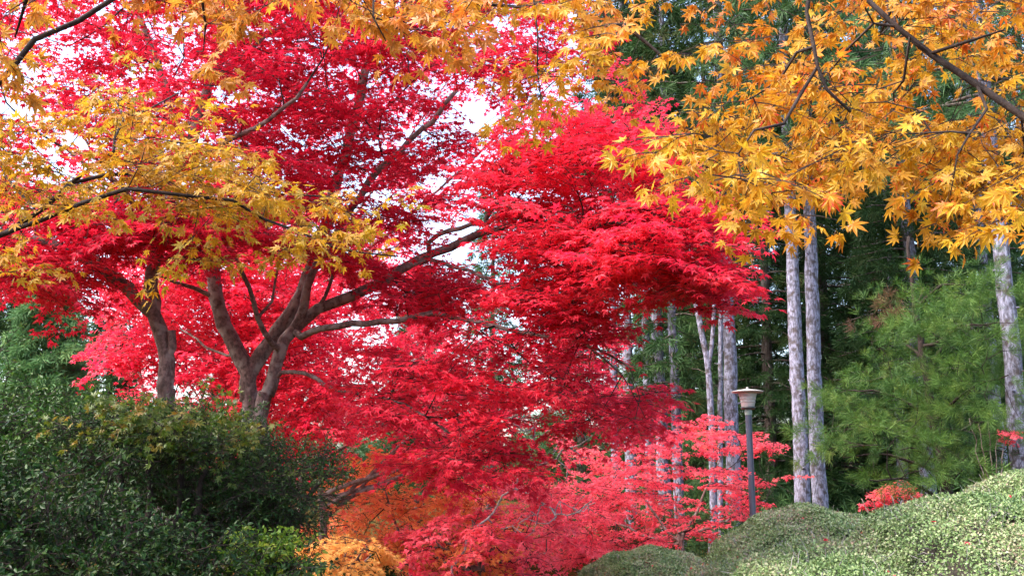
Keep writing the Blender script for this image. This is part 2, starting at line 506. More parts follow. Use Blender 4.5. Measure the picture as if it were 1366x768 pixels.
def put_sprays(mb, rng, temps, P0, D0, L, tmpl, leaf, droopk=0.35, jit=0.28, nup=1.0, nview=0.0, nj=0.35,
               pet=0.4, twig_r=0.0016, keep=1.0, roll=0.25, leafmat=0, twigmat=1, flat=0.6, hue=None):
    N = len(P0)
    D = D0.copy()
    D[:, 2] *= flat
    F = unit(D + rng.normal(size=D.shape) * .05)
    up = np.array([0, 0, 1.0]) + rng.normal(size=(N, 3)) * roll
    Lf = unit(np.cross(up, F))
    U = np.cross(F, Lf)
    which = rng.integers(0, len(temps), N)
    clump = np.clip(rng.normal(0, .26, N) + (.5 if hue is None else hue), 0, 1)
    for k, (tw, lp, la) in enumerate(temps):
        idx = np.where(which == k)[0]
        if len(idx) == 0:
            continue
        B = np.stack([F[idx], Lf[idx], U[idx]], 1)            # n,3,3
        l = L[idx][:, None, None]
        pos = P0[idx][:, None, :] + l * np.einsum('lk,nkc->nlc', lp, B)
        ax = np.einsum('lk,nkc->nlc', la, B)
        n_, m_ = pos.shape[:2]
        pos = pos.reshape(-1, 3); ax = ax.reshape(-1, 3)
        cl = np.repeat(clump[idx], m_)
        kp = rng.random(len(pos)) < keep
        pos, ax, cl = pos[kp], ax[kp], cl[kp]
        q = len(pos)
        ax = unit(ax + rng.normal(size=(q, 3)) * jit + np.array([0, 0, -1.0]) * (droopk * rng.uniform(.3, 1.5, q))[:, None])
        nr = np.array([0, -nview, nup]) + rng.normal(size=(q, 3)) * nj
        sz = leaf * np.clip(rng.normal(1, .18, q), .55, 1.45)
        put_leaves(mb, rng, tmpl, pos + ax * (sz * pet)[:, None] + rng.normal(size=(q, 3)) * leaf * .15, ax, nr, sz, cl, leafmat)
        # the twigs of the spray
        if twig_r > 0:
            for st in tw:
                w = P0[idx][:, None, :] + l * np.einsum('lk,nkc->nlc', st, B)
                nn, mm = w.shape[:2]
                rad = twig_r * (1.4 - np.linspace(0, 1, mm))
                off = np.array([[1, 0, 0], [-.5, 0, .87], [-.5, 0, -.87]])
                off2 = np.array([[0, 1, 0], [0, -.5, .87], [0, -.5, -.87]])
                vv = w[:, :, None, :] + (off + off2)[None, None] * .75 * rad[None, :, None, None]
                base = (np.arange(nn) * mm * 3)[:, None, None, None]
                i = (np.arange(mm - 1) * 3)[None, :, None]
                j = np.arange(3)[None, None, :]
                jj = (j + 1) % 3
                fq = np.stack([i + j, i + jj, i + 3 + jj, i + 3 + j], -1)
                mb.add(vv.reshape(-1, 3), (base + fq).reshape(-1, 4), twigmat, False)


# ------------------------------------------------------------------ branching
class Skeleton:
    def __init__(self, rng):
        self.rng = rng
        self.p = np.zeros((4096, 3)); self.d = np.zeros((4096, 3)); self.par = np.full(4096, -1); self.pl = np.zeros(4096)
        self.n = 0
        self.fixed = {}
        self.part = {}
        self.noatt = np.zeros(4096, bool)

    def node(self, p, par, d):
        if self.n == len(self.p):
            self.p = np.vstack([self.p, np.zeros_like(self.p)]); self.d = np.vstack([self.d, np.zeros_like(self.d)])
            self.par = np.concatenate([self.par, np.full(self.n, -1)]); self.pl = np.concatenate([self.pl, np.zeros(self.n)])
            self.noatt = np.concatenate([self.noatt, np.zeros(self.n, bool)])
        i = self.n
        self.p[i] = p; self.par[i] = par; self.d[i] = d
        self.pl[i] = 0 if par < 0 else self.pl[par] + np.linalg.norm(p - self.p[par])
        self.n += 1
        return i

    def limb(self, pts, r0, r1, part, step=0.15, wob=0.012, attach=True, power=1.0, bare=0.0):
        c = catmull(pts, step)
        if len(c) > 2:
            c[1:-1] += self.rng.normal(size=(len(c) - 2, 3)) * wob
        par = -1
        if self.n and attach:
            dist = np.linalg.norm(self.p[:self.n] - c[0], axis=1)
            par = int(np.argmin(dist))
            c[0] = self.p[par]
        dirs = unit(np.gradient(c, axis=0))
        m = len(c)
        for i in range(m):
            if i == 0 and par >= 0:
                continue
            t = i / (m - 1)
            k = self.node(c[i], par, dirs[i])
            self.fixed[k] = r0 + (r1 - r0) * t ** power
            self.part[k] = part
            if t < bare: self.noatt[k] = True
            par = k

    def grow(self, targets, step=0.22, wob=0.02, plw=0.18, curve=0.45, back=0.0):
        """each target gets a curved branchlet from the branching nearest to it"""
        d0 = np.array([np.min(np.linalg.norm(self.p[:self.n] - t, axis=1)) for t in targets])
        ends = np.zeros(len(targets), int); dirs = np.zeros((len(targets), 3))
        for ti in np.argsort(d0):
            t = targets[ti]
            v = t - self.p[:self.n]
            dist = np.linalg.norm(v, axis=1)
            cost = dist + plw * self.pl[:self.n] + 100 * self.noatt[:self.n] + back * np.maximum(0, -np.einsum('ij,ij->i', v, self.d[:self.n]))
            a = int(np.argmin(cost))
            D = dist[a]
            if D < 0.03:
                ends[ti] = a; dirs[ti] = self.d[a]; continue
            m = max(1, int(D / step + .5))
            p0 = self.p[a].copy()
            ctrl = p0 + (self.d[a] * curve + unit(v[a]) * (1 - curve) + np.array([0, 0, .08])) * D * .5
            par = a
            for i in range(1, m + 1):
                s = i / m
                q = (1 - s) ** 2 * p0 + 2 * s * (1 - s) * ctrl + s * s * t
                if i < m: q = q + self.rng.normal(size=3) * wob
                dd = unit(2 * (1 - s) * (ctrl - p0) + 2 * s * (t - ctrl))
                par = self.node(q, par, dd)
            ends[ti] = par; dirs[ti] = self.d[par]
        return ends, dirs

    def radii(self, tip=0.004, ex=0.42):
        cnt = np.zeros(self.n)
        ch = np.bincount(self.par[:self.n][self.par[:self.n] >= 0], minlength=self.n)
        cnt[ch == 0] = 1
        for i in range(self.n - 1, 0, -1):
            if self.par[i] >= 0:
                cnt[self.par[i]] += cnt[i]
        r = tip * np.maximum(cnt, 1) ** ex
        for i in range(self.n):
            if i in self.fixed:
                r[i] = self.fixed[i]
            elif self.par[i] >= 0:
                r[i] = min(r[i], r[self.par[i]] * .85)
        return r

    def chains(self, r):
        kids = [[] for _ in range(self.n)]
        roots = []
        for i in range(self.n):
            if self.par[i] >= 0: kids[self.par[i]].append(i)
            else: roots.append(i)
        out = []
        stack = [(-1, k) for k in roots]
        while stack:
            pre, k = stack.pop()
            ch = [] if pre < 0 else [pre]
            part = self.part.get(k)
            head = k
            while True:
                ch.append(k)
                same = [c for c in kids[k] if self.part.get(c) == part]
                rest = [c for c in kids[k] if self.part.get(c) != part]
                for c in rest: stack.append((k, c))
                if not same: break
                if part is None:
                    same.sort(key=lambda c: -r[c])
                for c in same[1:]: stack.append((k, c))
                k = same[0]
            if len(ch) > 1:
                rr = r[ch].copy()
                if pre >= 0: rr[0] = min(rr[0], rr[1] * 1.25)
                out.append((part, self.p[ch], rr))
        return out


def in_poly(px, poly):
    x, y = px[:, 0], px[:, 1]
    ins = np.zeros(len(px), bool)
    n = len(poly)
    for i in range(n):
        x1, y1 = poly[i]; x2, y2 = poly[(i + 1) % n]
        c = ((y1 > y) != (y2 > y)) & (x < (x2 - x1) * (y - y1) / (y2 - y1 + 1e-9) + x1)
        ins ^= c
    return ins


def sample(rng, poly, n, Y0, Y1, gaps=(), mind=0.0):
    """n points in the volume that projects on the polygon between forward distances Y0 and Y1;
    gaps: ellipses (x, y, rx, ry, probability of removal)"""
    poly = np.array(poly, float)
    lo, hi = poly.min(0), poly.max(0)
    pts = []
    tries = 0
    while len(pts) < n and tries < 60:
        tries += 1
        px = lo + rng.random((n * 2, 2)) * (hi - lo)
        px = px[in_poly(px, poly)]
        k = np.ones(len(px), bool)
        for (gx, gy, rx, ry, pr) in gaps:
            e = ((px[:, 0] - gx) / rx) ** 2 + ((px[:, 1] - gy) / ry) ** 2
            k &= ~((e < 1) & (rng.random(len(px)) < pr))
        px = px[k]
        Y = rng.uniform(Y0, Y1, len(px))
        pts += list(PA(px, Y))
    return np.array(pts[:n])


def wood_mesh(chains, parts, mats, root, base, rng, sides_big=10, rough=0.05):
    """one mesh per skeleton part; returns the chains of the grown branchlets"""
    left = []
    byp = {}
    for part, pts, rr in chains:
        if part is None: left.append((pts, rr))
        else: byp.setdefault(part, []).append((pts, rr))
    for part in sorted(byp):
        mb = MB()
        for pts, rr in byp[part]:
            s = sides_big if rr.max() > .03 else 6
            rad = rr[:, None] * (1 + rng.normal(size=(len(rr), s)) * rough)
            v, f = tube_arrays(pts, rad, s)
            mb.add(v, f, 0, True)
        mb.build(parts[part], mats, root, base)
    return left


def maple(name, label, cat, limbs, clusters, leafmat, barkmat, leaf=0.07, L=(.5, .85), tmpl=T5, seed=1, group=None,
          temps=None, tip=.0035, twig_r=.0016, step=.22, base=None, put=None, plw=.18, extra_bark=None, hues=None):
    """limbs: (points, r0, r1, part name[, bare]); clusters: arrays of spray points"""
    rng = np.random.default_rng(seed)
    sk = Skeleton(rng)
    parts = []
    for i, l in enumerate(limbs):
        parts.append(l[3])
        sk.limb(np.array(l[0], float), l[1], l[2], i, step=.15, wob=.01, bare=(l[4] if len(l) > 4 else 0.0))
    base = np.array(limbs[0][0][0], float) if base is None else base
    root = thing(name, label, cat, base, group)
    tg = np.concatenate(clusters)
    ends, dirs = sk.grow(tg, step=step, plw=plw)
    r = sk.radii(tip)
    left = wood_mesh(sk.chains(r), parts, [M[barkmat]], root, base, rng)
    mb = MB()
    for pts, rr in left:
        v, f = tube_arrays(pts, rr, 5 if rr.max() > .008 else 4, cap=False)
        mb.add(v, f, 1, True)
    Ls = rng.uniform(L[0], L[1], len(tg))
    D = unit(dirs + rng.normal(size=dirs.shape) * .35)
    kw = dict(twig_r=twig_r)
    if hues: kw['hue'] = np.concatenate([np.full(len(c), h) for c, h in zip(clusters, hues)])
    kw.update(put or {})
    put_sprays(mb, rng, temps or SPRAYS, tg - D * (Ls * .42)[:, None], D, Ls, tmpl, leaf, **kw)
    mb.build('crown', [M[leafmat], M[extra_bark or 'dark_bark']], root, base)
    return root


# ================================================================== GROUND
def build_ground():
    mb = MB()
    xs = np.concatenate([np.linspace(-600, -40, 8), np.linspace(-36, 36, 73), np.linspace(40, 600, 8)])
    ys = np.concatenate([np.linspace(-200, -8, 6), np.linspace(-6, 70, 77), np.linspace(75, 900, 10)])
    X, Y = np.meshgrid(xs, ys)
    Z = 0.05 * np.sin(X * .7) * np.cos(Y * .6)
    Z *= np.clip((np.abs(X - .2) - 1.2) / 2, 0, 1)
    Z += 2.2 * np.clip((Y - 24) / 30, 0, 1) ** 1.5 * np.clip((X - 2) / 8, 0, 1)       # the wood stands on a rise
    v = np.stack([X, Y, Z], -1).reshape(-1, 3)
    ny, nx = X.shape
    i = (np.arange(ny - 1) * nx)[:, None]; j = np.arange(nx - 1)[None]
    f = np.stack([i + j, i + j + 1, i + nx + j + 1, i + nx + j], -1).reshape(-1, 4)
    mb.add(v, f, 0, True)
    m = bpy.data.materials.new('leaf_strewn_soil')
    nt = nodes_of(m); L = nt.links.new
    tc = nt.nodes.new('ShaderNodeTexCoord')
    n1 = nt.nodes.new('ShaderNodeTexNoise'); n1.inputs['Scale'].default_value = 1.2; n1.inputs['Detail'].default_value = 8
    L(tc.outputs['Object'], n1.inputs['Vector'])
    r1 = ramp(nt, [(0.020, 0.016, 0.010), (0.024, 0.030, 0.010), (0.045, 0.036, 0.025)]); L(n1.outputs[0], r1.inputs[0])
    vo = nt.nodes.new('ShaderNodeTexVoronoi'); vo.inputs['Scale'].default_value = 22
    L(tc.outputs['Object'], vo.inputs['Vector'])
    r2 = ramp(nt, [(0.16, 0.010, 0.010), (0.14, 0.05, 0.010), (0.07, 0.03, 0.015)])
    L(vo.outputs['Color'], r2.inputs[0])
    n2 = nt.nodes.new('ShaderNodeTexNoise'); n2.inputs['Scale'].default_value = 9; n2.inputs['Detail'].default_value = 4
    L(tc.outputs['Object'], n2.inputs['Vector'])
    mr = nt.nodes.new('ShaderNodeMapRange'); mr.inputs[1].default_value = .54; mr.inputs[2].default_value = .58
    L(n2.outputs[0], mr.inputs[0])
    mc = nt.nodes.new('ShaderNodeMix'); mc.data_type = 'RGBA'
    L(mr.outputs[0], mc.inputs[0]); L(r1.outputs[0], mc.inputs[6]); L(r2.outputs[0], mc.inputs[7])
    p = nt.nodes.new('ShaderNodeBsdfPrincipled'); p.inputs['Roughness'].default_value = 1.0; p.inputs['Specular IOR Level'].default_value = 0.0
    L(mc.outputs[2], p.inputs['Base Color'])
    bp = nt.nodes.new('ShaderNodeBump'); bp.inputs['Strength'].default_value = .6; bp.inputs['Distance'].default_value = .04
    L(n2.outputs[0], bp.inputs['Height']); L(bp.outputs[0], p.inputs['Normal'])
    o = nt.nodes.new('ShaderNodeOutputMaterial'); L(p.outputs[0], o.inputs['Surface'])
    g = mb.build('ground', m)
    tag(g, 'leaf strewn soil under the maples and the wood', 'ground', kind='structure')


def ground_z(x, y):
    z = 0.05 * math.sin(x * .7) * math.cos(y * .6) * min(1, max(0, (abs(x - .2) - 1.2) / 2))
    return z + 2.2 * min(1, max(0, (y - 24) / 30)) ** 1.5 * min(1, max(0, (x - 2) / 8))


build_ground()


# ================================================================== CONIFERS
def conifer(name, label, cat, axis, r0, r1, crown, needle, bark, seed, group=None, z0=2.0, nb=110, R0=2.6, R1=.5, tuft=.3,
            per=34, far=True, droop=.35, upang=.1, profile=1.0, dead=0, forks=()):
    """axis: trunk points from the foot to the top; crown: needle sprays on whorled branches between z0 and the top"""
    rng = np.random.default_rng(seed)
    axis = np.array(axis, float)
    axis[0][2] = ground_z(axis[0][0], axis[0][1]) - .15
    base = axis[0].copy(); base[2] += .15
    root = thing(name, label, cat, base, group)
    c = catmull(axis, .3)
    t = np.linspace(0, 1, len(c))
    c[1:, :2] += np.cumsum(rng.normal(size=(len(c) - 1, 2)), 0) * .007
    s = 14
    ph = rng.random(s) * 6
    rad = (r0 + (r1 - r0) * t)[:, None] * (1 + .05 * rng.normal(size=(len(c), s)) + .05 * np.sin(ph)[None])
    rad[:2] *= 1.15
    mb = MB()
    v, f = tube_arrays(c, rad, s)
    mb.add(v, f, 0, True)
    # knots and stubs of lost branches are part of the trunk's surface
    for k in range(int(14)):
        i = rng.integers(2, len(c) - 1)
        a = rng.random() * 6.28
        d = np.array([math.cos(a), math.sin(a), .15])
        rr = r0 + (r1 - r0) * t[i]
        q = c[i] + d * rr * .85
        l = rng.uniform(.03, .10)
        v, f = tube_arrays(np.array([q, q + d * l * .5, q + d * l]), np.array([.035, .028, .016]) * (rr / .16), 6)
        mb.add(v, f, 0, True)
    mb.build('trunk', [M[bark]], root, base)
    for pts, ra, rb in forks:
        mf = MB(); cc = catmull(np.array(pts, float), .2)
        v, f = tube_arrays(cc, np.linspace(ra, rb, len(cc)), 8); mf.add(v, f, 0, True)
        mf.build('branch', [M[bark]], root, base)
    if not crown:
        return root
    mb = MB()
    zt = c[-1][2]
    pos, ax, cl = [], [], []
    for b in range(nb):
        u = (b + rng.random()) / nb
        z = z0 + (zt - z0) * u
        i = int(np.clip(np.searchsorted(c[:, 2], z), 1, len(c) - 1))
        w = (z - c[i - 1][2]) / max(1e-6, c[i][2] - c[i - 1][2])
        p0 = c[i - 1] + (c[i] - c[i - 1]) * np.clip(w, 0, 1)
        ln = (R0 + (R1 - R0) * u ** profile) * rng.uniform(.6, 1.15)
        a = b * 2.39996 + rng.normal() * .5
        h = np.array([math.cos(a), math.sin(a), 0])
        q = np.linspace(0, 1, 6)
        sag = upang * ln * q - droop * ln * q ** 2 + .12 * ln * q ** 4
        br = p0 + h * (ln * q)[:, None] + np.array([0, 0, 1.0]) * sag[:, None] + rng.normal(size=(6, 3)) * .03 * q[:, None]
        v, f = tube_arrays(br, (.012 * ln + .008) * (1.1 - q) + .004, 4, cap=False)
        mb.add(v, f, 1, True)
        m = int(per * ln / R0) + 3
        tt = 0.22 + .78 * rng.random(m) ** .8
        sidev = np.array([-h[1], h[0], 0])
        so = rng.uniform(-1, 1, m) * (.18 + .38 * (1 - tt)) * ln * .9
        ii = np.clip((tt * 5).astype(int), 0, 4); ff = tt * 5 - ii
        pp = br[ii] + (br[ii + 1] - br[ii]) * ff[:, None]
        pp = pp + sidev * so[:, None] - np.array([0, 0, 1.0]) * (np.abs(so) * .35 + rng.random(m) * .12)[:, None] - h * (np.abs(so) * .3)[:, None]
        aa = h * .8 + sidev * (np.sign(so) * .6)[:, None] + np.array([0, 0, -.35]) + rng.normal(size=(m, 3)) * .3
        pos.append(pp); ax.append(aa); cl.append(np.full(m, np.clip(rng.normal(.5, .25), 0, 1)))
    pos, ax, cl = np.concatenate(pos), np.concatenate(ax), np.concatenate(cl)
    tf = TUFTS_FAR if far else TUFTS_NEAR
    wh = rng.integers(0, len(tf), len(pos))
    for k in range(len(tf)):
        ix = wh == k
        n_ = ix.sum()
        put_leaves(mb, rng, tf[k], pos[ix], ax[ix], np.array([0, 0, 1.0]) + rng.normal(size=(n_, 3)) * .4, tuft * rng.uniform(.6, 1.3, n_), cl[ix], 0)
    # bare dead snags low on the trunk
    for k in range(dead):
        z = rng.uniform(1.0, max(z0, 2.0))
        i = int(np.clip(np.searchsorted(c[:, 2], z), 1, len(c) - 1))
        a = rng.random() * 6.28
        h = np.array([math.cos(a), math.sin(a), -.25 + rng.random() * .3])
        ln = rng.uniform(.5, 1.4)
        q = np.linspace(0, 1, 5)[:, None]
        v, f = tube_arrays(c[i] + h * ln * q + np.array([0, 0, .15]) * q * q, np.linspace(.014, .003, 5), 4, cap=False)
        mb.add(v, f, 1, True)
    mb.build('crown', [M[needle], M['conifer_wood']], root, base)
    return root


def trunk_line(xb, yb, xt, yt, Y, top):
    """trunk seen through two pixels at distance Y, from the ground to height top"""
    a, b = P(xb, yb, Y), P(xt, yt, Y)
    d = (b - a) / (b[2] - a[2])
    foot = a + d * (0 - a[2])
    return [foot, foot + d * top * .3, foot + d * top * .65, foot + d * top]


GREY = 'tall grey conifer trunks on the right'
tl = trunk_line
# pair of tall trunks right of the lamp
conifer('cedar_tree', 'tall pale grey conifer trunk, left one of the close pair right of the lamp', 'tree', tl(1069, 670, 1055, 345, 20.0, 17), .155, .06, True, 'needle', 'grey_bark', 11, GREY, z0=8.2, nb=90, R0=2.3, tuft=.26, per=40, dead=0)
conifer('cedar_tree', 'tall pale grey conifer trunk, right one of the close pair right of the lamp', 'tree', tl(1093, 668, 1080, 310, 20.4, 18), .165, .06, True, 'needle_light', 'grey_bark', 12, GREY, z0=8.0, nb=90, R0=2.6, tuft=.26, per=40, dead=0)
conifer('cedar_tree', 'tall pale grey leaning trunk with a knot at the far right behind the clipped hedge', 'tree', tl(1357, 620, 1318, 200, 15.0, 15), .142, .06, True, 'needle', 'grey_bark', 13, GREY, z0=7.0, nb=70, R0=1.9, tuft=.22, per=40, dead=2)
conifer('cedar_tree', 'broad grey trunk standing just left of the lamp post', 'tree', tl(979, 690, 970, 420, 22.5, 18), .175, .07, True, 'needle_dark', 'grey_bark', 14, GREY, z0=7.6, nb=90, R0=2.2, tuft=.26, per=34, dead=2)
conifer('cedar_tree', 'slim grey trunk pressed against the broad trunk left of the lamp', 'tree', tl(962, 690, 961, 425, 22.0, 11), .065, .03, True, 'needle_dark', 'grey_bark', 15, GREY, z0=7.6, nb=22, R0=.9, tuft=.24, per=20)
conifer('forked_tree', 'thin dark grey trunk forking in two left of the lamp post trunks', 'tree',
        [P(951, 770, 21.5), P(950, 640, 21.5), P(946, 500, 21.5), P(934, 440, 21.5), P(925, 380, 21.6), P(918, 300, 21.7)], .085, .05, False, 'needle_dark', 'grey_bark', 16, None,
        forks=[([P(945, 490, 21.5), P(950, 455, 21.45), P(952, 420, 21.4), P(956, 350, 21.4)], .05, .03)])
conifer('cedar_tree', 'grey trunk behind the pink maple, thickest of the cluster left of the forked trunk', 'tree', tl(890, 720, 878, 390, 24.0, 18), .165, .06, True, 'needle_dark', 'grey_bark', 17, GREY, z0=8.6, nb=80, R0=2.0, tuft=.27, per=32)
conifer('cedar_tree', 'grey trunk partly covered by red leaves beside the thickest of the left cluster', 'tree', tl(868, 720, 859, 400, 24.6, 17), .12, .05, True, 'needle_dark', 'grey_bark', 18, GREY, z0=9.0, nb=50, R0=1.5, tuft=.27, per=30)
conifer('cedar_tree', 'pale trunk whose bare foot shows at the left end of the trunk cluster', 'tree', tl(842, 725, 836, 400, 24.2, 17), .145, .05, True, 'needle_dark', 'grey_bark', 19, GREY, z0=9.2, nb=50, R0=1.5, tuft=.27, per=30)
conifer('cedar_tree', 'dim grey trunk glimpsed between red leaves at the cluster left edge', 'tree', tl(823, 720, 818, 400, 27.0, 16), .12, .05, True, 'needle_dark', 'grey_bark', 20, GREY, z0=10, nb=40, R0=1.3, tuft=.27, per=30)
conifer('cedar_tree', 'dark grey trunk foot showing under the pink maple beside the small round hedge', 'tree', tl(909, 720, 903, 560, 23.0, 16), .12, .05, True, 'needle_dark', 'grey_bark', 21, GREY, z0=3.2, nb=80, R0=1.3, tuft=.27, per=30)
# trunks further in the wood, behind the young pine
conifer('cedar_tree', 'grey trunk base between hedge and young pine, left of two', 'tree', tl(1205, 660, 1185, 330, 26.0, 17), .15, .06, True, 'needle_dark', 'grey_bark', 22, GREY, z0=2.6, nb=130, R0=2.0, tuft=.28, per=30, dead=5)
conifer('cedar_tree', 'grey trunk base between hedge and young pine, right of two', 'tree', tl(1237, 650, 1211, 330, 25.0, 17), .19, .07, True, 'needle_dark', 'grey_bark', 23, GREY, z0=2.6, nb=130, R0=2.0, tuft=.28, per=30, dead=5)
conifer('cedar_tree', 'grey trunk behind the far right leaning trunk', 'tree', tl(1334, 610, 1310, 330, 27.0, 17), .17, .07, True, 'needle', 'grey_bark', 24, GREY, z0=6.5, nb=80, R0=2.2, tuft=.28, per=34, dead=3)

# the dark wood behind
WOOD = 'dark conifers of the wood behind'
wood = [(880, 33, 17, 2.6), (955, 31, 19, 2.8), (1030, 29, 19, 2.8), (1110, 31, 20, 2.9), (1180, 33, 19, 2.8), (1262, 30, 20, 2.9),
        (1340, 32, 19, 2.8), (1420, 29, 18, 2.8), (920, 40, 20, 3.2), (1000, 42, 21, 3.2), (1085, 41, 21, 3.2), (1160, 43, 21, 3.2), (1240, 42, 21, 3.2), (1320, 41, 21, 3.2)]
look = ['dark conifer of the wood seen just behind the trunk cluster', 'dark conifer between the forked trunk and the broad trunk', 'dark conifer filling the gap between lamp and trunk pair',
        'shaded conifer directly right of the trunk pair', 'dense conifer behind the brown tipped pine branch', 'dense conifer behind the middle of the young pine', 'green conifer behind the far right trunk',
        'conifer at the right edge behind the hedge', 'deep shaded conifer far behind the trunk cluster', 'deep shaded conifer far behind the lamp', 'deep shaded conifer far behind the trunk pair',
        'deep shaded conifer far behind the brown tipped pine branch', 'deep shaded conifer far behind the young pine', 'deep shaded conifer far behind the rightmost trunk']
for i, (x, Y, h, r) in enumerate(wood):
    b = P(x, 640, Y); lean = -.3
    conifer('cedar_tree', look[i], 'tree', [[b[0], Y, 0], [b[0] + .05, Y, h * .5], [b[0], Y, h]], .19, .03, True,
            ['needle_dark', 'needle', 'needle_dark'][i % 3], 'conifer_wood', 60 + i, WOOD, z0=1.2, nb=160, R0=r, R1=.5, tuft=.27, per=58, droop=.4, dead=8)

# pale cypress at the left edge behind the maples, a pine far down the middle
conifer('cypress_tree', 'pale green feathery cypress at the left edge behind the red maples', 'tree', [[P(68, 600, 22)[0], 22, 0], [P(66, 500, 22)[0], 22, 4], [P(64, 400, 22)[0], 22, 6.6]], .16, .03, True, 'needle_light', 'conifer_wood', 41, None, z0=.4, nb=170, R0=1.5, R1=.35, tuft=.26, per=48, droop=.35, upang=.25, profile=1.6)
conifer('cypress_tree', 'dark conifer behind the pale cypress at the left edge', 'tree', [[P(-10, 600, 30)[0], 30, 0], [P(-10, 500, 30)[0], 30, 5], [P(-8, 400, 30)[0], 30, 10.5]], .18, .03, True, 'needle_dark', 'conifer_wood', 42, None, z0=.6, nb=130, R0=2.0, R1=.3, tuft=.34, per=36)
conifer('cypress_tree', 'dark conifer behind the left maple trunk above the shrub', 'tree', [[P(150, 600, 26)[0], 26, 0], [P(150, 500, 26)[0], 26, 3.5], [P(150, 400, 26)[0], 26, 6.0]], .16, .03, True, 'needle_dark', 'conifer_wood', 43, None, z0=.4, nb=110, R0=2.0, R1=.3, tuft=.3, per=36)
conifer('pine_tree', 'distant conifer showing through the gap in the red crown', 'tree', [[P(655, 600, 46)[0], 46, 0], [P(655, 500, 46)[0], 46, 8], [P(655, 400, 46)[0], 46, 16.5]], .22, .03, True, 'needle', 'conifer_wood', 44, None, z0=5, nb=80, R0=2.4, R1=.4, tuft=.42, per=18)
conifer('pine_tree', 'distant dark conifer low behind the red crown left of the gap', 'tree', [[P(560, 600, 44)[0], 44, 0], [P(560, 500, 44)[0], 44, 6], [P(560, 400, 44)[0], 44, 11.5]], .22, .03, True, 'needle_dark', 'conifer_wood', 45, None, z0=1.5, nb=100, R0=2.6, R1=.4, tuft=.42, per=24)
conifer('pine_tree', 'distant conifer behind the red crown right of the gap', 'tree', [[P(775, 600, 40)[0], 40, 0], [P(775, 500, 40)[0], 40, 6], [P(775, 400, 40)[0], 40, 12.5]], .22, .03, True, 'needle_dark', 'conifer_wood', 46, None, z0=1.5, nb=110, R0=2.6, R1=.4, tuft=.40, per=26)


# young pine with visible needle tufts in front of the wood
def young_pine():
    rng = np.random.default_rng(31)
    Y = 15.5
    foot = P(1262, 640, Y); foot[2] = -.1
    sk = Skeleton(rng)
    limbs = [([foot, foot + [0, 0, 1.6], foot + [-.12, .1, 3.2], foot + [-.2, .2, 4.9], foot + [-.2, .2, 5.6]], .11, .025, 'trunk')]
    ends = [(1110, 575), (1130, 520), (1125, 610), (1160, 640), (1165, 455), (1200, 400), (1240, 385), (1290, 380), (1330, 430), (1345, 500), (1350, 560), (1330, 600), (1290, 620), (1200, 600), (1220, 480), (1300, 450)]
    for i, (x, y) in enumerate(ends):
        e = P(x, y, Y + rng.uniform(-1.3, .9))
        s = foot + np.array([-.1, .1, max(.7, min(5.2, e[2] - .5 * rng.random() - .1))])
        s[0] = foot[0] - .2 * s[2] / 5
        mid = (s + e) / 2 + np.array([0, 0, .15])
        limbs.append(([s, mid, e], .03, .008, 'branch'))
    poly = [(1095, 590), (1110, 520), (1150, 470), (1165, 420), (1200, 385), (1250, 375), (1310, 360), (1366, 400), (1400, 500), (1390, 640), (1300, 640), (1240, 655), (1180, 640), (1130, 625)]
    tg = sample(rng, poly, 210, Y - 1.6, Y + 1.2, gaps=[(1250, 480, 22, 12, 1)])
    parts = []
    for i, l in enumerate(limbs):
        parts.append(l[3]); sk.limb(np.array(l[0]), l[1], l[2], i, step=.2, wob=.012)
    ends_, dirs = sk.grow(tg, step=.2, plw=.15)
    r = sk.radii(.005)
    base = foot + [0, 0, .1]
    root = thing('pine_tree', 'bushy young pine with bright needle tufts behind the clipped hedge', 'tree', base)
    left = wood_mesh(sk.chains(r), parts, [M['dark_bark']], root, base, rng)
    mb = MB()
    for pts, rr in left:
        v, f = tube_arrays(pts, rr, 4, cap=False); mb.add(v, f, 1, True)
    pos, ax, cl = [], [], []
    for k in range(len(tg)):
        d = unit(dirs[k] * [1, 1, .5] + rng.normal(size=3) * .2)
        sd = unit(np.cross([0, 0, 1.0], d))
        c = np.clip(rng.normal(.5, .25), 0, 1)
        for j in range(12):
            a = rng.uniform(-.1, .45); s = rng.uniform(-.28, .28)
            pos.append(tg[k] + d * a + sd * s + np.array([0, 0, -.25 * abs(s) + rng.normal() * .05]))
            ax.append(d + sd * s * 3 + np.array([0, 0, .15]) + rng.normal(size=3) * .25); cl.append(c)
    pos, ax, cl = np.array(pos), np.array(ax), np.array(cl)
    wh = rng.integers(0, 3, len(pos))
    for k in range(3):
        ix = wh == k
        bc = P(1160, 415, Y)
        dead = ix & (((pos - bc) ** 2 * [1, .1, 1]).sum(1) < .36 ** 2) & (rng.random(len(pos)) < .85)
        ix = ix & ~dead
        put_leaves(mb, rng, TUFTS_NEAR[k], pos[dead], ax[dead], np.array([0, 0, 1.0]) + rng.normal(size=(dead.sum(), 3)) * .4, .20 * rng.uniform(.7, 1.25, dead.sum()), cl[dead], 2)
        put_leaves(mb, rng, TUFTS_NEAR[k], pos[ix], ax[ix], np.array([0, 0, 1.0]) + rng.normal(size=(ix.sum(), 3)) * .4, .17 * rng.uniform(.7, 1.25, ix.sum()), cl[ix], 0)
    mb.build('crown', [M['pine'], M['dark_bark'], M['pine_brown']], root, base)


young_pine()


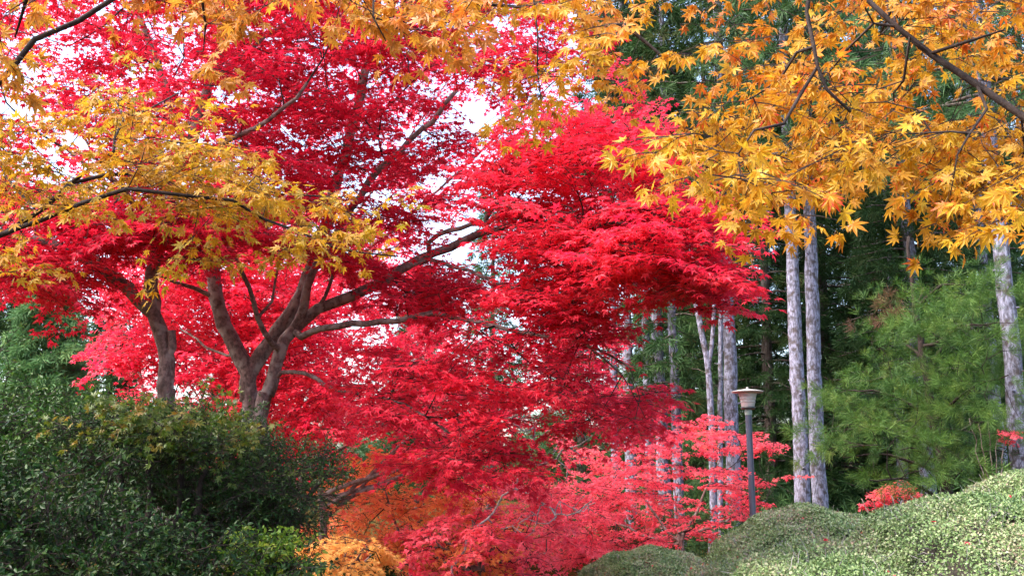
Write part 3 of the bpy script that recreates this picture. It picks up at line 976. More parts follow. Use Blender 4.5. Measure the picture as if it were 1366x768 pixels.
# ================================================================== MAPLES
# ---- far low maples down the middle
def low_maple(name, label, x, Y, poly, n, mat, seed, leaf=.06, L=(.45, .75), Yd=(1.8, 1.8), gaps=(), tmpl=T3, twigs='dark_bark', tip=.006, br=1.0, put=None):
    rng = np.random.default_rng(seed)
    f = P(x, 700, Y); f[2] = ground_z(f[0], f[1]) - .1
    yc = np.mean([p[1] for p in poly])
    ztop = max(1.2, P(x, yc, Y)[2])
    limbs = [([f, f + [.05, 0, ztop * .35], f + [0, .05, ztop * .6]], .06 * br, .04 * br, 'trunk')]
    px = np.array(poly, float); lo, hi = px.min(0), px.max(0)
    for k in range(5):
        tx = lo[0] + (hi[0] - lo[0]) * (.12 + .19 * k); ty = lo[1] + (hi[1] - lo[1]) * rng.uniform(.25, .6)
        e = P(tx, ty, Y + rng.uniform(-Yd[0], Yd[1]) * .7)
        s = f + np.array([.02, .02, ztop * (.45 + .03 * k)])
        limbs.append(([s, s * .6 + e * .4 + np.array([0, 0, -.15 * ztop * .3]), e], .03 * br, .008 * br, 'branch'))
    tg = sample(rng, poly, n, Y - Yd[0], Y + Yd[1], gaps)
    tg[:, 2] = np.maximum(tg[:, 2], .35)
    return maple(name, label, 'tree', limbs, [tg], mat, 'maple_bark', leaf, L, tmpl, seed, temps=SPRAYS, tip=tip, twig_r=.0018, base=f + [0, 0, .1], put=put, extra_bark=twigs)


low_maple('maple_tree', 'pink red maple spreading in tiers in front of the grey trunk cluster', 905, 17.5,
          [(800, 640), (860, 590), (905, 560), (960, 548), (1030, 580), (1020, 600), (1060, 622), (1010, 645), (1000, 690), (950, 705), (900, 735), (840, 745), (790, 760), (740, 760), (740, 700)], 150, 'pink', 201,
          gaps=[(985, 612, 40, 8, .9), (850, 690, 22, 30, .9), (880, 610, 25, 20, .6), (940, 660, 30, 14, .6), (1010, 565, 30, 8, .9)], L=(.4, .65), leaf=.055, put=dict(roll=.12, flat=.3))
low_maple('maple_tree', 'low pink maple massed behind the small round hedge down the middle', 745, 20.0,
          [(600, 700), (650, 640), (720, 600), (790, 590), (840, 630), (880, 700), (860, 780), (600, 780)], 200, 'pink', 202, gaps=[(740, 620, 40, 20, .7), (700, 690, 40, 14, .6)])
low_maple('maple_tree', 'orange maple glowing under the red canopy down the middle', 545, 14.6,
          [(460, 640), (520, 600), (600, 610), (650, 650), (680, 720), (700, 790), (430, 790), (430, 700)], 160, 'far_orange', 203)
low_maple('maple_tree', 'pink red maple leaning in front of the orange maple', 640, 13.4,
          [(500, 720), (560, 690), (640, 680), (720, 660), (760, 700), (730, 770), (640, 790), (560, 760)], 60, 'pink', 204, L=(.4, .7))
low_maple('maple_tree', 'small yellow maple beside the right end of the dark shrub', 452, 11.0,
          [(405, 770), (415, 730), (440, 700), (470, 690), (500, 720), (520, 755), (510, 790), (410, 790)], 34, 'far_yellow', 205, leaf=.052, L=(.3, .5), Yd=(.7, .7), tmpl=T5)
low_maple('maple_tree', 'bright red maple far behind the two maple trunks', 395, 17.0,
          [(380, 620), (340, 520), (360, 420), (430, 360), (520, 350), (600, 380), (660, 460), (680, 560), (640, 600), (560, 610), (470, 620)], 190, 'scarlet', 206, Yd=(2.0, 2.0), gaps=[(630, 400, 40, 40, .8), (640, 440, 50, 40, .7), (655, 490, 28, 30, .95)])
low_maple('maple_tree', 'bright red maple behind the left shrub reaching down beside the cypress', 230, 13.0,
          [(125, 480), (145, 430), (150, 340), (230, 300), (360, 310), (430, 380), (450, 560), (400, 600), (260, 560), (200, 520), (140, 500)], 330, 'scarlet', 207, Yd=(1.4, 1.4), gaps=[(165, 500, 18, 12, .9)])
low_maple('maple_tree', 'red maple hanging across the middle behind the long bough', 425, 13.0,
          [(560, 420), (640, 400), (760, 420), (800, 450), (870, 525), (870, 585), (800, 590), (720, 560), (690, 640), (600, 640), (540, 560)], 130, 'scarlet', 208, Yd=(1.6, 1.6),
          gaps=[(664, 485, 32, 34, 1), (640, 420, 40, 30, .7), (718, 560, 36, 40, .85), (850, 470, 60, 50, .85)], leaf=.055)
low_maple('maple_tree', 'thin red maple sprig growing before the rightmost trunk', 1330, 14.2,
          [(1285, 545), (1320, 540), (1345, 565), (1350, 590), (1310, 585)], 4, 'pink', 209, L=(.22, .35), Yd=(.4, .3), leaf=.035, br=.35)
low_maple('maple_tree', 'little red maple peeping over the hedge right of the trunk pair', 1185, 17.5,
          [(1140, 670), (1165, 652), (1200, 648), (1215, 660), (1170, 680)], 8, 'pink', 210, L=(.3, .5), Yd=(.5, .5), leaf=.06)

low_maple('maple_tree', 'rose red maple farthest behind the twin stemmed trunk', 330, 19.0,
          [(140, 470), (160, 330), (260, 270), (420, 270), (560, 300), (590, 420), (560, 560), (420, 620), (260, 600), (180, 560)], 300, 'scarlet', 211, Yd=(1.8, 1.8), gaps=[(175, 500, 16, 12, .9)], L=(.6, 1.0), leaf=.07)

# pale dead branches hanging in the middle
def bare_tree():
    rng = np.random.default_rng(51)
    Y = 12.2
    sk = Skeleton(rng)
    f = P(590, 760, Y); f[2] = -.1
    limbs = [([f, P(610, 745, Y), P(650, 690, Y + .2), P(690, 640, Y), P(712, 590, Y - .1), P(722, 540, Y)], .018, .009, 'trunk'),
             ([P(705, 625, Y), P(760, 600, Y - .3), P(790, 580, Y - .5)], .018, .006, 'branch'),
             ([P(700, 650, Y), P(750, 690, Y - .4), P(790, 668, Y - .6)], .016, .006, 'branch'),
             ([P(720, 560, Y), P(700, 575, Y - .3), P(676, 560, Y - .4)], .014, .005, 'branch')]
    for i, l in enumerate(limbs): sk.limb(np.array(l[0]), l[1], l[2], i, step=.12, wob=.02)
    tg = np.concatenate([sample(rng, [(670, 540), (720, 520), (760, 560), (740, 615), (690, 600)], 46, Y - .8, Y + .5), sample(rng, [(660, 700), (720, 670), (790, 655), (800, 680), (700, 720)], 36, Y - .9, Y + .3),
                         sample(rng, [(740, 640), (790, 590), (800, 600), (760, 650)], 10, Y - .6, Y)])
    sk.grow(tg, step=.12, wob=.02, plw=.1)
    r = sk.radii(.005)
    base = f + [0, 0, .1]
    root = thing('bare_tree', 'pale leafless twiggy tree among the pink maples', 'tree', base)
    left = wood_mesh(sk.chains(r), [l[3] for l in limbs], [M['pale_twig']], root, base, rng)
    mb = MB()
    for pts, rr in left:
        v, f_ = tube_arrays(pts, rr, 4); mb.add(v, f_, 0, True)
    mb.build('crown', [M['pale_twig']], root, base)


bare_tree()

# ---- the left red maple (one trunk behind the shrub)
YA = 8.0
A = lambda x, y, d=0.0: P(x, y, YA + d)
footA = A(224, 600); footA[2] = -.1
limbsA = [
    ([footA, A(222, 560), A(220, 520), A(222, 482), A(212, 440), A(203, 400), A(204, 362), A(211, 328), A(226, 270, -.1), A(246, 210, -.15), A(266, 150, -.2), A(284, 108, -.2), A(300, 40, -.2), A(312, -60, -.1)], .088, .03, 'trunk', .45),
    ([A(206, 425), A(196, 415), A(168, 385, -.15), A(140, 362, -.3), A(105, 342, -.4), A(60, 322, -.5), A(10, 312, -.6), A(-60, 280, -.6)], .052, .018, 'branch'),
    ([A(180, 392, -.1), A(160, 372, .1), A(128, 345, .3), A(100, 310, .5), A(70, 250, .6)], .032, .012, 'branch'),
    ([A(250, 205, -.1), A(232, 150, .1), A(214, 98, .2), A(196, 45, .2), A(178, -10, .2), A(170, -80, .2)], .034, .02, 'branch'),
    ([A(224, 478), A(232, 460, -.05), A(229, 440, -.05)], .04, .03, 'stub'),
    ([A(215, 320), A(180, 270, -.5), A(140, 230, -.8), A(90, 200, -1)], .03, .012, 'branch'),
    ([A(240, 230), A(300, 190, -.4), A(360, 160, -.6), A(410, 110, -.8)], .03, .012, 'branch'),
    ([A(284, 108, -.2), A(340, 60, 0), A(400, 20, .2)], .024, .01, 'branch'),
]
rgA = np.random.default_rng(301)
tgA = [
    sample(rgA, [(-120, -220), (420, -220), (470, 60), (420, 200), (330, 300), (200, 330), (100, 370), (0, 400), (-120, 380)], 400, 6.6, 9.6,
           gaps=[(30, 145, 46, 34, .92), (100, 200, 36, 32, .97), (0, 110, 36, 28, .7), (330, 40, 70, 40, .5), (230, 60, 50, 50, .35), (60, 60, 90, 40, .4)]),
    sample(rgA, [(-60, 330), (40, 310), (110, 340), (140, 380), (70, 405), (20, 395)], 34, 6.8, 8.2),
    sample(rgA, [(90, 280), (320, 260), (330, 330), (240, 345), (120, 330)], 75, 6.9, 8.4),
]
maple('maple_tree', 'crimson maple with a single curved trunk rising behind the left shrub', 'tree', limbsA, tgA, 'red', 'maple_bark', .048, (.40, .62), T5, 301, hues=[.35, .6, .4], put=dict(roll=.14, flat=.35, nup=1.3, jit=.22, nj=.3, droopk=.3), tip=.0035)

# ---- the twin stemmed red maple
YB = 9.0
B = lambda x, y, d=0.0: P(x, y, YB + d)
footB = B(340, 620); footB[2] = -.1
limbsB = [
    ([footB, B(334, 575), B(333, 530), B(333, 495), B(322, 474), B(306, 448), B(293, 415), B(288, 380), B(284, 340, .1), B(276, 290, .2), B(262, 230, .4), B(255, 160, .5)], .115, .035, 'trunk', .35),
    ([footB + [.1, 0, .1], B(350, 560, -.1), B(357, 525, -.1), B(365, 492, -.1), B(374, 468, -.1), B(392, 440), B(425, 412), B(470, 395), B(515, 372), B(560, 346), B(600, 328), B(640, 312, -.2), B(690, 302, -.6), B(745, 300, -1.0), B(810, 315, -1.5), B(880, 340, -1.9)], .088, .010, 'stem', .3),
    ([B(338, 490), B(352, 468, .05), B(372, 440, .1), B(390, 415, .1), B(402, 388, .15), B(418, 350, .2), B(438, 290, .3), B(455, 225, .4), B(480, 130, .5), B(500, 40, .6), B(510, -60, .6)], .07, .03, 'branch'),
    ([B(395, 440), B(404, 410, -.1), B(408, 380, -.1), B(430, 340, -.2), B(470, 280, -.3), B(505, 228, -.4), B(545, 190, -.5), B(580, 160, -.6), B(610, 120, -.7)], .045, .018, 'branch'),
    ([B(392, 452), B(430, 438, -.3), B(470, 432, -.5), B(510, 430, -.6), B(545, 424, -.7), B(580, 417, -.8), B(640, 432, -1), B(700, 442, -1.2), B(770, 455, -1.4), B(840, 490, -1.6)], .034, .008, 'branch'),
    ([B(372, 474, -.2), B(352, 440, -.4), B(340, 405, -.6), B(322, 362, -.8), B(296, 322, -1.0), B(278, 285, -1.2), B(262, 250, -1.3)], .026, .009, 'branch'),
    ([B(348, 428, -.45), B(360, 400, -.5), B(367, 372, -.5), B(372, 330, -.5)], .014, .007, 'branch'),
    ([B(290, 400), B(262, 388, -.1), B(232, 375, -.2), B(214, 368, -.3)], .026, .01, 'branch'),
    ([B(365, 500, -.1), B(392, 494, -.2), B(420, 504, -.3), B(450, 520, -.4), B(500, 528, -.5), B(560, 548, -.6), B(620, 590, -.7)], .022, .008, 'branch'),
    ([B(545, 352), B(590, 350, -.3), B(640, 366, -.6), B(690, 388, -.8), B(735, 415, -1), B(770, 450, -1.1), B(830, 500, -1.2)], .02, .008, 'branch'),
    ([B(560, 330, -.2), B(600, 308, -.5), B(660, 293, -.9), B(720, 286, -1.3), B(780, 296, -1.8), B(860, 300, -2.2)], .024, .01, 'branch'),
    ([B(640, 312, -.3), B(660, 270, -.5), B(700, 230, -.9), B(760, 190, -1.3), B(830, 160, -1.6)], .022, .01, 'branch'),
    ([B(320, 480), B(290, 470, .2), B(262, 452, .3), B(240, 438, .4)], .016, .008, 'branch'),
    ([B(430, 410), B(440, 380, -.1), B(455, 330, -.2), B(470, 290, -.2)], .02, .01, 'branch'),
]
rgB = np.random.default_rng(302)
gapB = [(560, 345, 70, 26, .8), (470, 395, 60, 26, .85), (655, 302, 50, 20, .7), (500, 428, 80, 14, .85), (645, 168, 50, 40, .97), (622, 255, 30, 56, .92), (636, 322, 40, 34, .96), (648, 350, 50, 34, .75), (665, 490, 30, 30, .98), (590, 130, 40, 24, .5), (700, 120, 40, 30, .5), (640, 420, 40, 30, .6), (560, 200, 40, 50, .25), (480, 20, 50, 26, .6), (640, 60, 60, 30, .3)]
tgB = [
    sample(rgB, [(300, -200), (760, -200), (760, 60), (700, 130), (620, 260), (560, 320), (470, 310), (420, 330), (340, 340), (300, 250)], 430, 7.6, 10.4, gapB),
    sample(rgB, [(640, 180), (760, 140), (850, 170), (900, 230), (920, 300), (860, 320), (760, 330), (680, 320), (630, 300)], 150, 6.6, 8.6, gapB),
    sample(rgB, [(800, 300), (880, 255), (920, 280), (960, 330), (965, 395), (930, 412), (880, 385), (810, 370)], 85, 6.2, 7.4, gapB),
    sample(rgB, [(640, 310), (830, 310), (850, 370), (800, 410), (780, 465), (720, 420), (650, 390)], 95, 6.8, 8.8, gapB),
    sample(rgB, [(560, 430), (700, 430), (800, 470), (870, 520), (870, 580), (800, 585), (700, 560), (690, 660), (600, 650), (520, 590), (480, 520)], 110, 7.2, 9.2, gapB + [(718, 570, 36, 45, .9), (845, 480, 50, 40, .85)]),
    sample(rgB, [(420, 330), (560, 350), (600, 330), (640, 400), (560, 420), (470, 370)], 60, 8, 10, gapB),
]
maple('maple_tree', 'large twin stemmed crimson maple whose long bough sweeps to the right over the path', 'tree', limbsB, tgB, 'red', 'maple_bark', .048, (.40, .64), T5, 302, hues=[.35, .75, .85, .8, .85, .7], put=dict(roll=.14, flat=.35, nup=1.3, jit=.22, nj=.3, droopk=.3), tip=.0035)

# ---- bright red tree behind them, filling the top
low_maple('maple_tree', 'tall rose red maple behind, its top filling the upper left sky', 300, 14.0,
          [(-60, 0), (100, -60), (600, -60), (800, 40), (900, 200), (820, 330), (680, 260), (600, 330), (420, 340), (200, 340), (60, 330), (-60, 260)], 270, 'scarlet', 303, Yd=(2, 2.5),
          gaps=gapB + [(30, 145, 56, 40, .95), (100, 200, 42, 38, .98), (330, 40, 70, 40, .4)], L=(.5, .8), leaf=.06)

# ---- golden maple at the left, close
YH = 4.0
H = lambda x, y, d=0.0: P(x, y, YH + d)
footH = np.array([-3.3, 3.4, -.1])
limbsH = [
    ([footH, footH + [.05, .02, 1.0], footH + [.1, .1, 2.0], footH + [.25, .15, 2.7], footH + [.35, .3, 3.4], footH + [.6, .4, 4.2]], .10, .05, 'trunk', .9),
    ([footH + [.15, .12, 2.3], H(-110, 345, -.3), H(-40, 325, -.1), H(0, 312), H(60, 278), H(92, 245), H(125, 222), H(155, 206), H(150, 188, .05), H(160, 160, .1), H(200, 146, .2), H(238, 124, .3)], .022, .003, 'branch', .25),
    ([H(0, 312), H(55, 292, -.1), H(110, 266, -.15), H(172, 252, -.2), H(240, 258, -.2), H(300, 268, -.15), H(345, 288, -.1), H(400, 312, 0), H(445, 328, .1), H(530, 342, .2)], .011, .003, 'branch'),
    ([H(92, 245), H(160, 230, .2), H(220, 232, .4), H(300, 240, .5), H(380, 262, .6), H(470, 262, .7)], .010, .003, 'branch'),
    ([footH + [.3, .2, 3.0], P(-90, 190, 3.1), P(-30, 132, 3.1), P(0, 103, 3.1), P(40, 55, 3.1), P(105, 16, 3.15), P(160, -12, 3.2), P(230, -50, 3.3), P(330, -60, 3.3)], .018, .006, 'branch', .3),
    ([H(60, 290), H(20, 250, .2), H(-10, 200, .4)], .008, .003, 'branch'),
]
rgH = np.random.default_rng(304)
tgH = [
    sample(rgH, [(80, 145), (150, 115), (230, 125), (300, 165), (310, 215), (220, 250), (110, 250), (60, 215)], 34, 3.7, 4.7, gaps=[(100, 195, 34, 28, .9)]),
    sample(rgH, [(200, 180), (300, 190), (370, 240), (430, 290), (480, 320), (420, 345), (330, 310), (230, 280), (170, 262)], 36, 3.7, 4.6),
    sample(rgH, [(0, 220), (60, 210), (120, 240), (150, 290), (60, 300), (0, 290)], 15, 3.7, 4.6),
    sample(rgH, [(210, 320), (280, 320), (270, 345), (220, 345)], 4, 3.8, 4.2),
    sample(rgH, [(430, 255), (500, 258), (490, 275), (440, 280)], 3, 4.3, 4.6),
    sample(rgH, [(0, 120), (40, 170), (20, 230), (-60, 230), (-60, 120)], 10, 3.6, 4.5),
    sample(rgH, [(0, 330), (40, 320), (60, 345), (0, 350)], 3, 3.7, 4.2),
]
NEARKW = dict(droopk=.8, jit=.3, nup=.6, nview=.75, nj=.4, pet=.5, roll=.3, flat=.5, keep=.55)
maple('maple_tree', 'golden maple with thin dark boughs reaching in from the left edge', 'tree', limbsH, tgH, 'gold', 'dark_bark', .036, (.22, .4), T7, 304, tip=.0014, twig_r=.0009,
      temps=SPRAYS_LOOSE, step=.1, put=dict(NEARKW, droopk=.5, nview=.5, nup=.8))

# ---- orange maple overhead, from the right
footJ = np.array([3.0, 1.3, -.1])
limbsJ = [
    ([footJ, footJ + [-.05, .02, 1.0], footJ + [-.15, .1, 2.0], footJ + [-.3, .3, 2.9], footJ + [-.6, .6, 3.5], footJ + [-1.0, .9, 3.9]], .12, .06, 'trunk', 1.0),
    ([footJ + [-.15, .15, 2.1], P(1640, 330, 2.1), P(1480, 245, 2.2), P(1366, 163, 2.3), P(1310, 118, 2.35), P(1250, 72, 2.4), P(1195, 36, 2.45), P(1140, 0, 2.5), P(1080, -45, 2.6), P(960, -90, 2.8)], .020, .005, 'branch', .3),
    ([footJ + [-.8, .75, 3.7], P(1300, -330, 2.4), P(1130, -120, 2.3), P(1082, -20, 2.25), P(1080, 10, 2.25), P(1088, 60, 2.22), P(1090, 90, 2.2), P(1110, 120, 2.2), P(1135, 150, 2.2)], .014, .003, 'branch', .4),
    ([P(1090, 90, 2.2), P(1075, 122, 2.2), P(1045, 155, 2.15), P(1010, 180, 2.15), P(985, 205, 2.15)], .0055, .002, 'branch'),
    ([P(1086, 40, 2.22), P(1062, 75, 2.25), P(1040, 100, 2.3), P(1005, 130, 2.3)], .0045, .002, 'branch'),
    ([P(1312, 120, 2.35), P(1316, 145, 2.3), P(1300, 175, 2.25), P(1278, 205, 2.2)], .005, .002, 'branch'),
    ([footJ + [-1.0, .9, 3.9], P(1000, -260, 2.7), P(850, -120, 2.75), P(795, -20, 2.75), P(815, 20, 2.75), P(845, 45, 2.75), P(870, 75, 2.75), P(900, 100, 2.7)], .028, .003, 'branch', .45),
    ([P(850, -120, 2.75), P(700, -120, 2.8), P(560, -70, 2.85), P(480, -30, 2.9), P(380, -15, 3.0), P(250, -20, 3.2)], .014, .004, 'branch'),
    ([P(1250, 72, 2.4), P(1290, 60, 2.3), P(1340, 40, 2.25)], .006, .002, 'branch'),
    ([P(720, -110, 2.8), P(715, -30, 2.75), P(716, 40, 2.7), P(717, 95, 2.7)], .005, .002, 'branch'),
]
rgJ = np.random.default_rng(305)
tgJ = [
    # right hand mass
    sample(rgJ, [(960, 40), (1060, 10), (1150, 20), (1366, 50), (1420, 90), (1420, 270), (1340, 265), (1250, 225), (1180, 222), (1090, 250), (1000, 245), (935, 205), (915, 165), (930, 115)], 82, 2.3, 3.0),
    sample(rgJ, [(900, 185), (960, 170), (1000, 235), (970, 260), (920, 245)], 3, 2.0, 2.4),
    sample(rgJ, [(1150, 190), (1366, 190), (1390, 280), (1260, 270), (1160, 262)], 12, 2.2, 2.7),
    sample(rgJ, [(980, 245), (1080, 240), (1060, 275), (1000, 275)], 4, 2.0, 2.3),
    sample(rgJ, [(1340, 240), (1400, 240), (1400, 325), (1355, 310)], 6, 1.9, 2.3),
    sample(rgJ, [(1080, -60), (1420, -60), (1420, 60), (1180, 40)], 20, 2.2, 3.2),
    sample(rgJ, [(930, -60), (1080, -60), (1050, 30), (950, 10)], 6, 2.4, 3.0),
    # top middle
    sample(rgJ, [(600, -60), (900, -60), (905, 40), (880, 75), (820, 70), (760, 60), (700, 65), (660, 40), (600, 20)], 18, 2.4, 3.1),
    sample(rgJ, [(660, 60), (760, 60), (780, 130), (720, 150), (690, 130)], 6, 2.5, 2.9),
    sample(rgJ, [(840, 60), (900, 80), (880, 130), (840, 120)], 3, 2.5, 2.8),
]
maple('maple_tree', 'orange maple overhead whose leafy boughs hang across the upper right', 'tree', limbsJ, tgJ, 'orange', 'dark_bark', .031, (.2, .33), T7, 305, hues=[.6, .85, .75, .9, .85, .12, .2, .5, .65, .5], tip=.0014, twig_r=.0010,
      temps=SPRAYS_LOOSE, step=.07, put=NEARKW)
# light orange maple along the top, from above left
footK = np.array([-1.9, .6, -.1])
limbsK = [
    ([footK, footK + [0, .05, 1.2], footK + [.1, .15, 2.4], footK + [.2, .4, 3.2], footK + [.4, .8, 3.8]], .11, .05, 'trunk', 1.0),
    ([footK + [.2, .4, 3.2], P(120, -240, 2.6), P(240, -80, 2.7), P(420, -30, 2.75), P(560, -15, 2.8), P(640, 0, 2.8), P(700, 10, 2.8)], .03, .004, 'branch', .4),
    ([P(120, -240, 2.6), P(60, -80, 2.7), P(40, 0, 2.8), P(20, 50, 2.9)], .014, .003, 'branch'),
    ([P(240, -80, 2.7), P(262, -20, 2.8), P(270, 30, 2.9), P(272, 60, 2.95)], .008, .002, 'branch'),
    ([P(420, -30, 2.75), P(500, -5, 2.75), P(505, 25, 2.7), P(515, 55, 2.7)], .006, .002, 'branch'),
]
rgK = np.random.default_rng(306)
tgK = [
    sample(rgK, [(-40, -40), (110, -40), (130, 10), (60, 40), (30, 80), (-40, 80)], 6, 2.6, 3.2),
    sample(rgK, [(170, -60), (460, -60), (470, 5), (400, 20), (330, 30), (280, 50), (230, 30), (170, 0)], 14, 2.6, 3.4, gaps=[(360, 40, 40, 26, .5)]),
    sample(rgK, [(440, -60), (640, -60), (660, 10), (600, 35), (520, 40), (470, 35)], 12, 2.5, 3.1),
    sample(rgK, [(280, 70), (320, 80), (300, 110), (250, 100)], 1, 2.9, 3.3),
]
maple('maple_tree', 'light orange maple overhead whose leaves fringe the upper left', 'tree', limbsK, tgK, 'orange_light', 'dark_bark', .038, (.2, .36), T7, 306, tip=.0014, twig_r=.0010,
      temps=SPRAYS_LOOSE, step=.07, put=NEARKW)


# ================================================================== SHRUBS AT THE LEFT
def shrub(name, label, blobs, n, leafmat, leaf, seed, stems, tmpl=TOV, L=(.16, .30), cat='shrub', core=True, temps=None, shell=.45, put=None):
    """blobs: ellipsoids (centre, radii) whose outer shell carries leafy sprays on real stems"""
    rng = np.random.default_rng(seed)
    sk = Skeleton(rng)
    base = np.array(stems[0][0], float).copy(); base[2] = 0.0
    root = thing(name, label, cat, base)
    for i, s in enumerate(stems):
        sk.limb(np.array(s, float), .03, .012, i, step=.12, wob=.012, attach=(i > 0))
    vol = np.array([b[1][0] * b[1][1] + b[1][0] * b[1][2] + b[1][1] * b[1][2] for b in blobs]); vol = vol / vol.sum()
    tg, out = [], []
    for b, w in zip(blobs, vol):
        k = int(n * w)
        d = unit(rng.normal(size=(k, 3)))
        rr = 1 - shell * rng.random(k) ** 1.6
        rr *= 1 + .12 * np.sin(d[:, 0] * 7 + d[:, 2] * 5 + seed) + .10 * rng.normal(size=k) + .17 * (rng.random(k) < .07)
        hol = np.sin(d[:, 0] * 6 + seed) * np.sin(d[:, 2] * 7 + seed * .7) * np.sin(d[:, 1] * 5 + 1.3)
        kk = (hol < .22) | (rng.random(k) < .25)
        d, rr = d[kk], rr[kk]
        tg.append(np.array(b[0]) + d * rr[:, None] * np.array(b[1])); out.append(d)
    tg = np.concatenate(tg); out = np.concatenate(out)
    ok = tg[:, 2] > .12
    tg, out = tg[ok], out[ok]
    sk.grow(tg[::2], step=.12, wob=.012, plw=.12)
    r = sk.radii(.0025)
    left = wood_mesh(sk.chains(r), ['stem'] * len(stems), [M['dark_bark']], root, base, rng)
    mb = MB()
    for pts, rr in left:
        v, f = tube_arrays(pts, rr, 4, cap=False); mb.add(v, f, 1, True)
    kw = dict(droopk=.35, jit=.5, nup=.8, nview=.0, nj=.6, pet=.05, keep=.8, twig_r=.0014, roll=.5, flat=1.0)
    kw.update(put or {})
    D = unit(out + rng.normal(size=out.shape) * .45 + np.array([0, 0, .25]))
    put_sprays(mb, rng, temps or SPRAYS_LOOSE, tg - D * .1, D, rng.uniform(L[0], L[1], len(tg)), tmpl, leaf, **kw)
    mb.build('crown', [M[leafmat], M['dark_bark']], root, base)
    return root


def stems_for(x0, Y, ends):
    f = P(x0, 700, Y); f[2] = -.06
    st = [[f, f + [.03, 0, .5], f + [-.04, .05, .95]]]
    for (x, y, d) in ends:
        e = P(x, y, Y + d)
        st.append([f + [0, 0, .35], (f + [0, 0, .4] + e) / 2 + [0, 0, .1], e])
    return st


def blob(x, y, Y, rx, rz, ry):
    return (P(x, y, Y), (rx * Y / FOC, ry, rz * Y / FOC))


shrub('evergreen_shrub', 'large dark evergreen shrub with a rounded right end in front of the maple trunks',
      [blob(280, 605, 5.4, 95, 52, .65), blob(372, 645, 5.3, 76, 50, .5), blob(190, 605, 5.5, 110, 62, .65), blob(250, 690, 5.6, 120, 50, .6), blob(320, 690, 5.3, 90, 40, .5)],
      1250, 'glossy', .023, 401, stems_for(270, 5.6, [(380, 620, 0), (430, 640, -.1), (300, 560, 0), (220, 560, 0), (340, 660, -.3), (160, 600, 0)]), tmpl=TOVN, L=(.14, .26))
shrub('evergreen_shrub', 'brighter green evergreen shrub at the left edge, its top behind the dark shrub',
      [blob(40, 600, 6.2, 120, 66, .8), blob(130, 600, 6.3, 80, 56, .7), blob(-60, 600, 6.0, 110, 110, .8), blob(60, 640, 6.2, 140, 90, .7)],
      900, 'bright_shrub', .029, 402, stems_for(60, 6.2, [(20, 560, 0), (120, 560, 0), (60, 530, .2), (150, 600, .1)]))
shrub('evergreen_shrub', 'low glossy leaved shrub filling the bottom left corner',
      [blob(30, 740, 4.1, 140, 110, .6), blob(140, 770, 4.2, 120, 80, .5), blob(-80, 700, 4.0, 90, 120, .5), blob(260, 800, 4.4, 140, 70, .5)],
      1000, 'glossy', .024, 403, stems_for(60, 4.2, [(20, 700, 0), (120, 740, 0), (200, 760, 0)]), L=(.13, .24), put=dict(nview=.3))
shrub('young_maple', 'small green maple turning yellow spreading over the dark shrub top',
      [blob(215, 560, 4.9, 72, 18, .35), blob(265, 585, 4.85, 40, 20, .25)], 46, 'green_maple', .029, 404,
      stems_for(215, 5.0, [(150, 560, 0), (250, 555, 0), (290, 580, 0), (200, 590, -.1)]), tmpl=T7, L=(.22, .36), cat='tree', shell=.9, put=dict(droopk=.5, nview=.5, flat=.5, pet=.3, twig_r=.0009))
shrub('leafy_shrub', 'bright yellow green shrub lit under the right end of the dark shrub',
      [blob(372, 755, 4.7, 45, 34, .25), blob(350, 725, 4.7, 26, 18, .2)], 90, 'lime', .026, 405, stems_for(360, 4.8, [(350, 725, 0), (390, 745, 0)]), L=(.10, .2))
shrub('evergreen_shrub', 'low dark shrub at the foot of the small yellow maple',
      [blob(490, 790, 11, 40, 30, .5)], 60, 'glossy', .05, 406, [[P(490, 775, 11) * [1, 1, 0], P(490, 775, 11) * [1, 1, .7] ]], L=(.2, .3))


# ================================================================== CLIPPED HEDGES AT THE RIGHT
LITTER = []


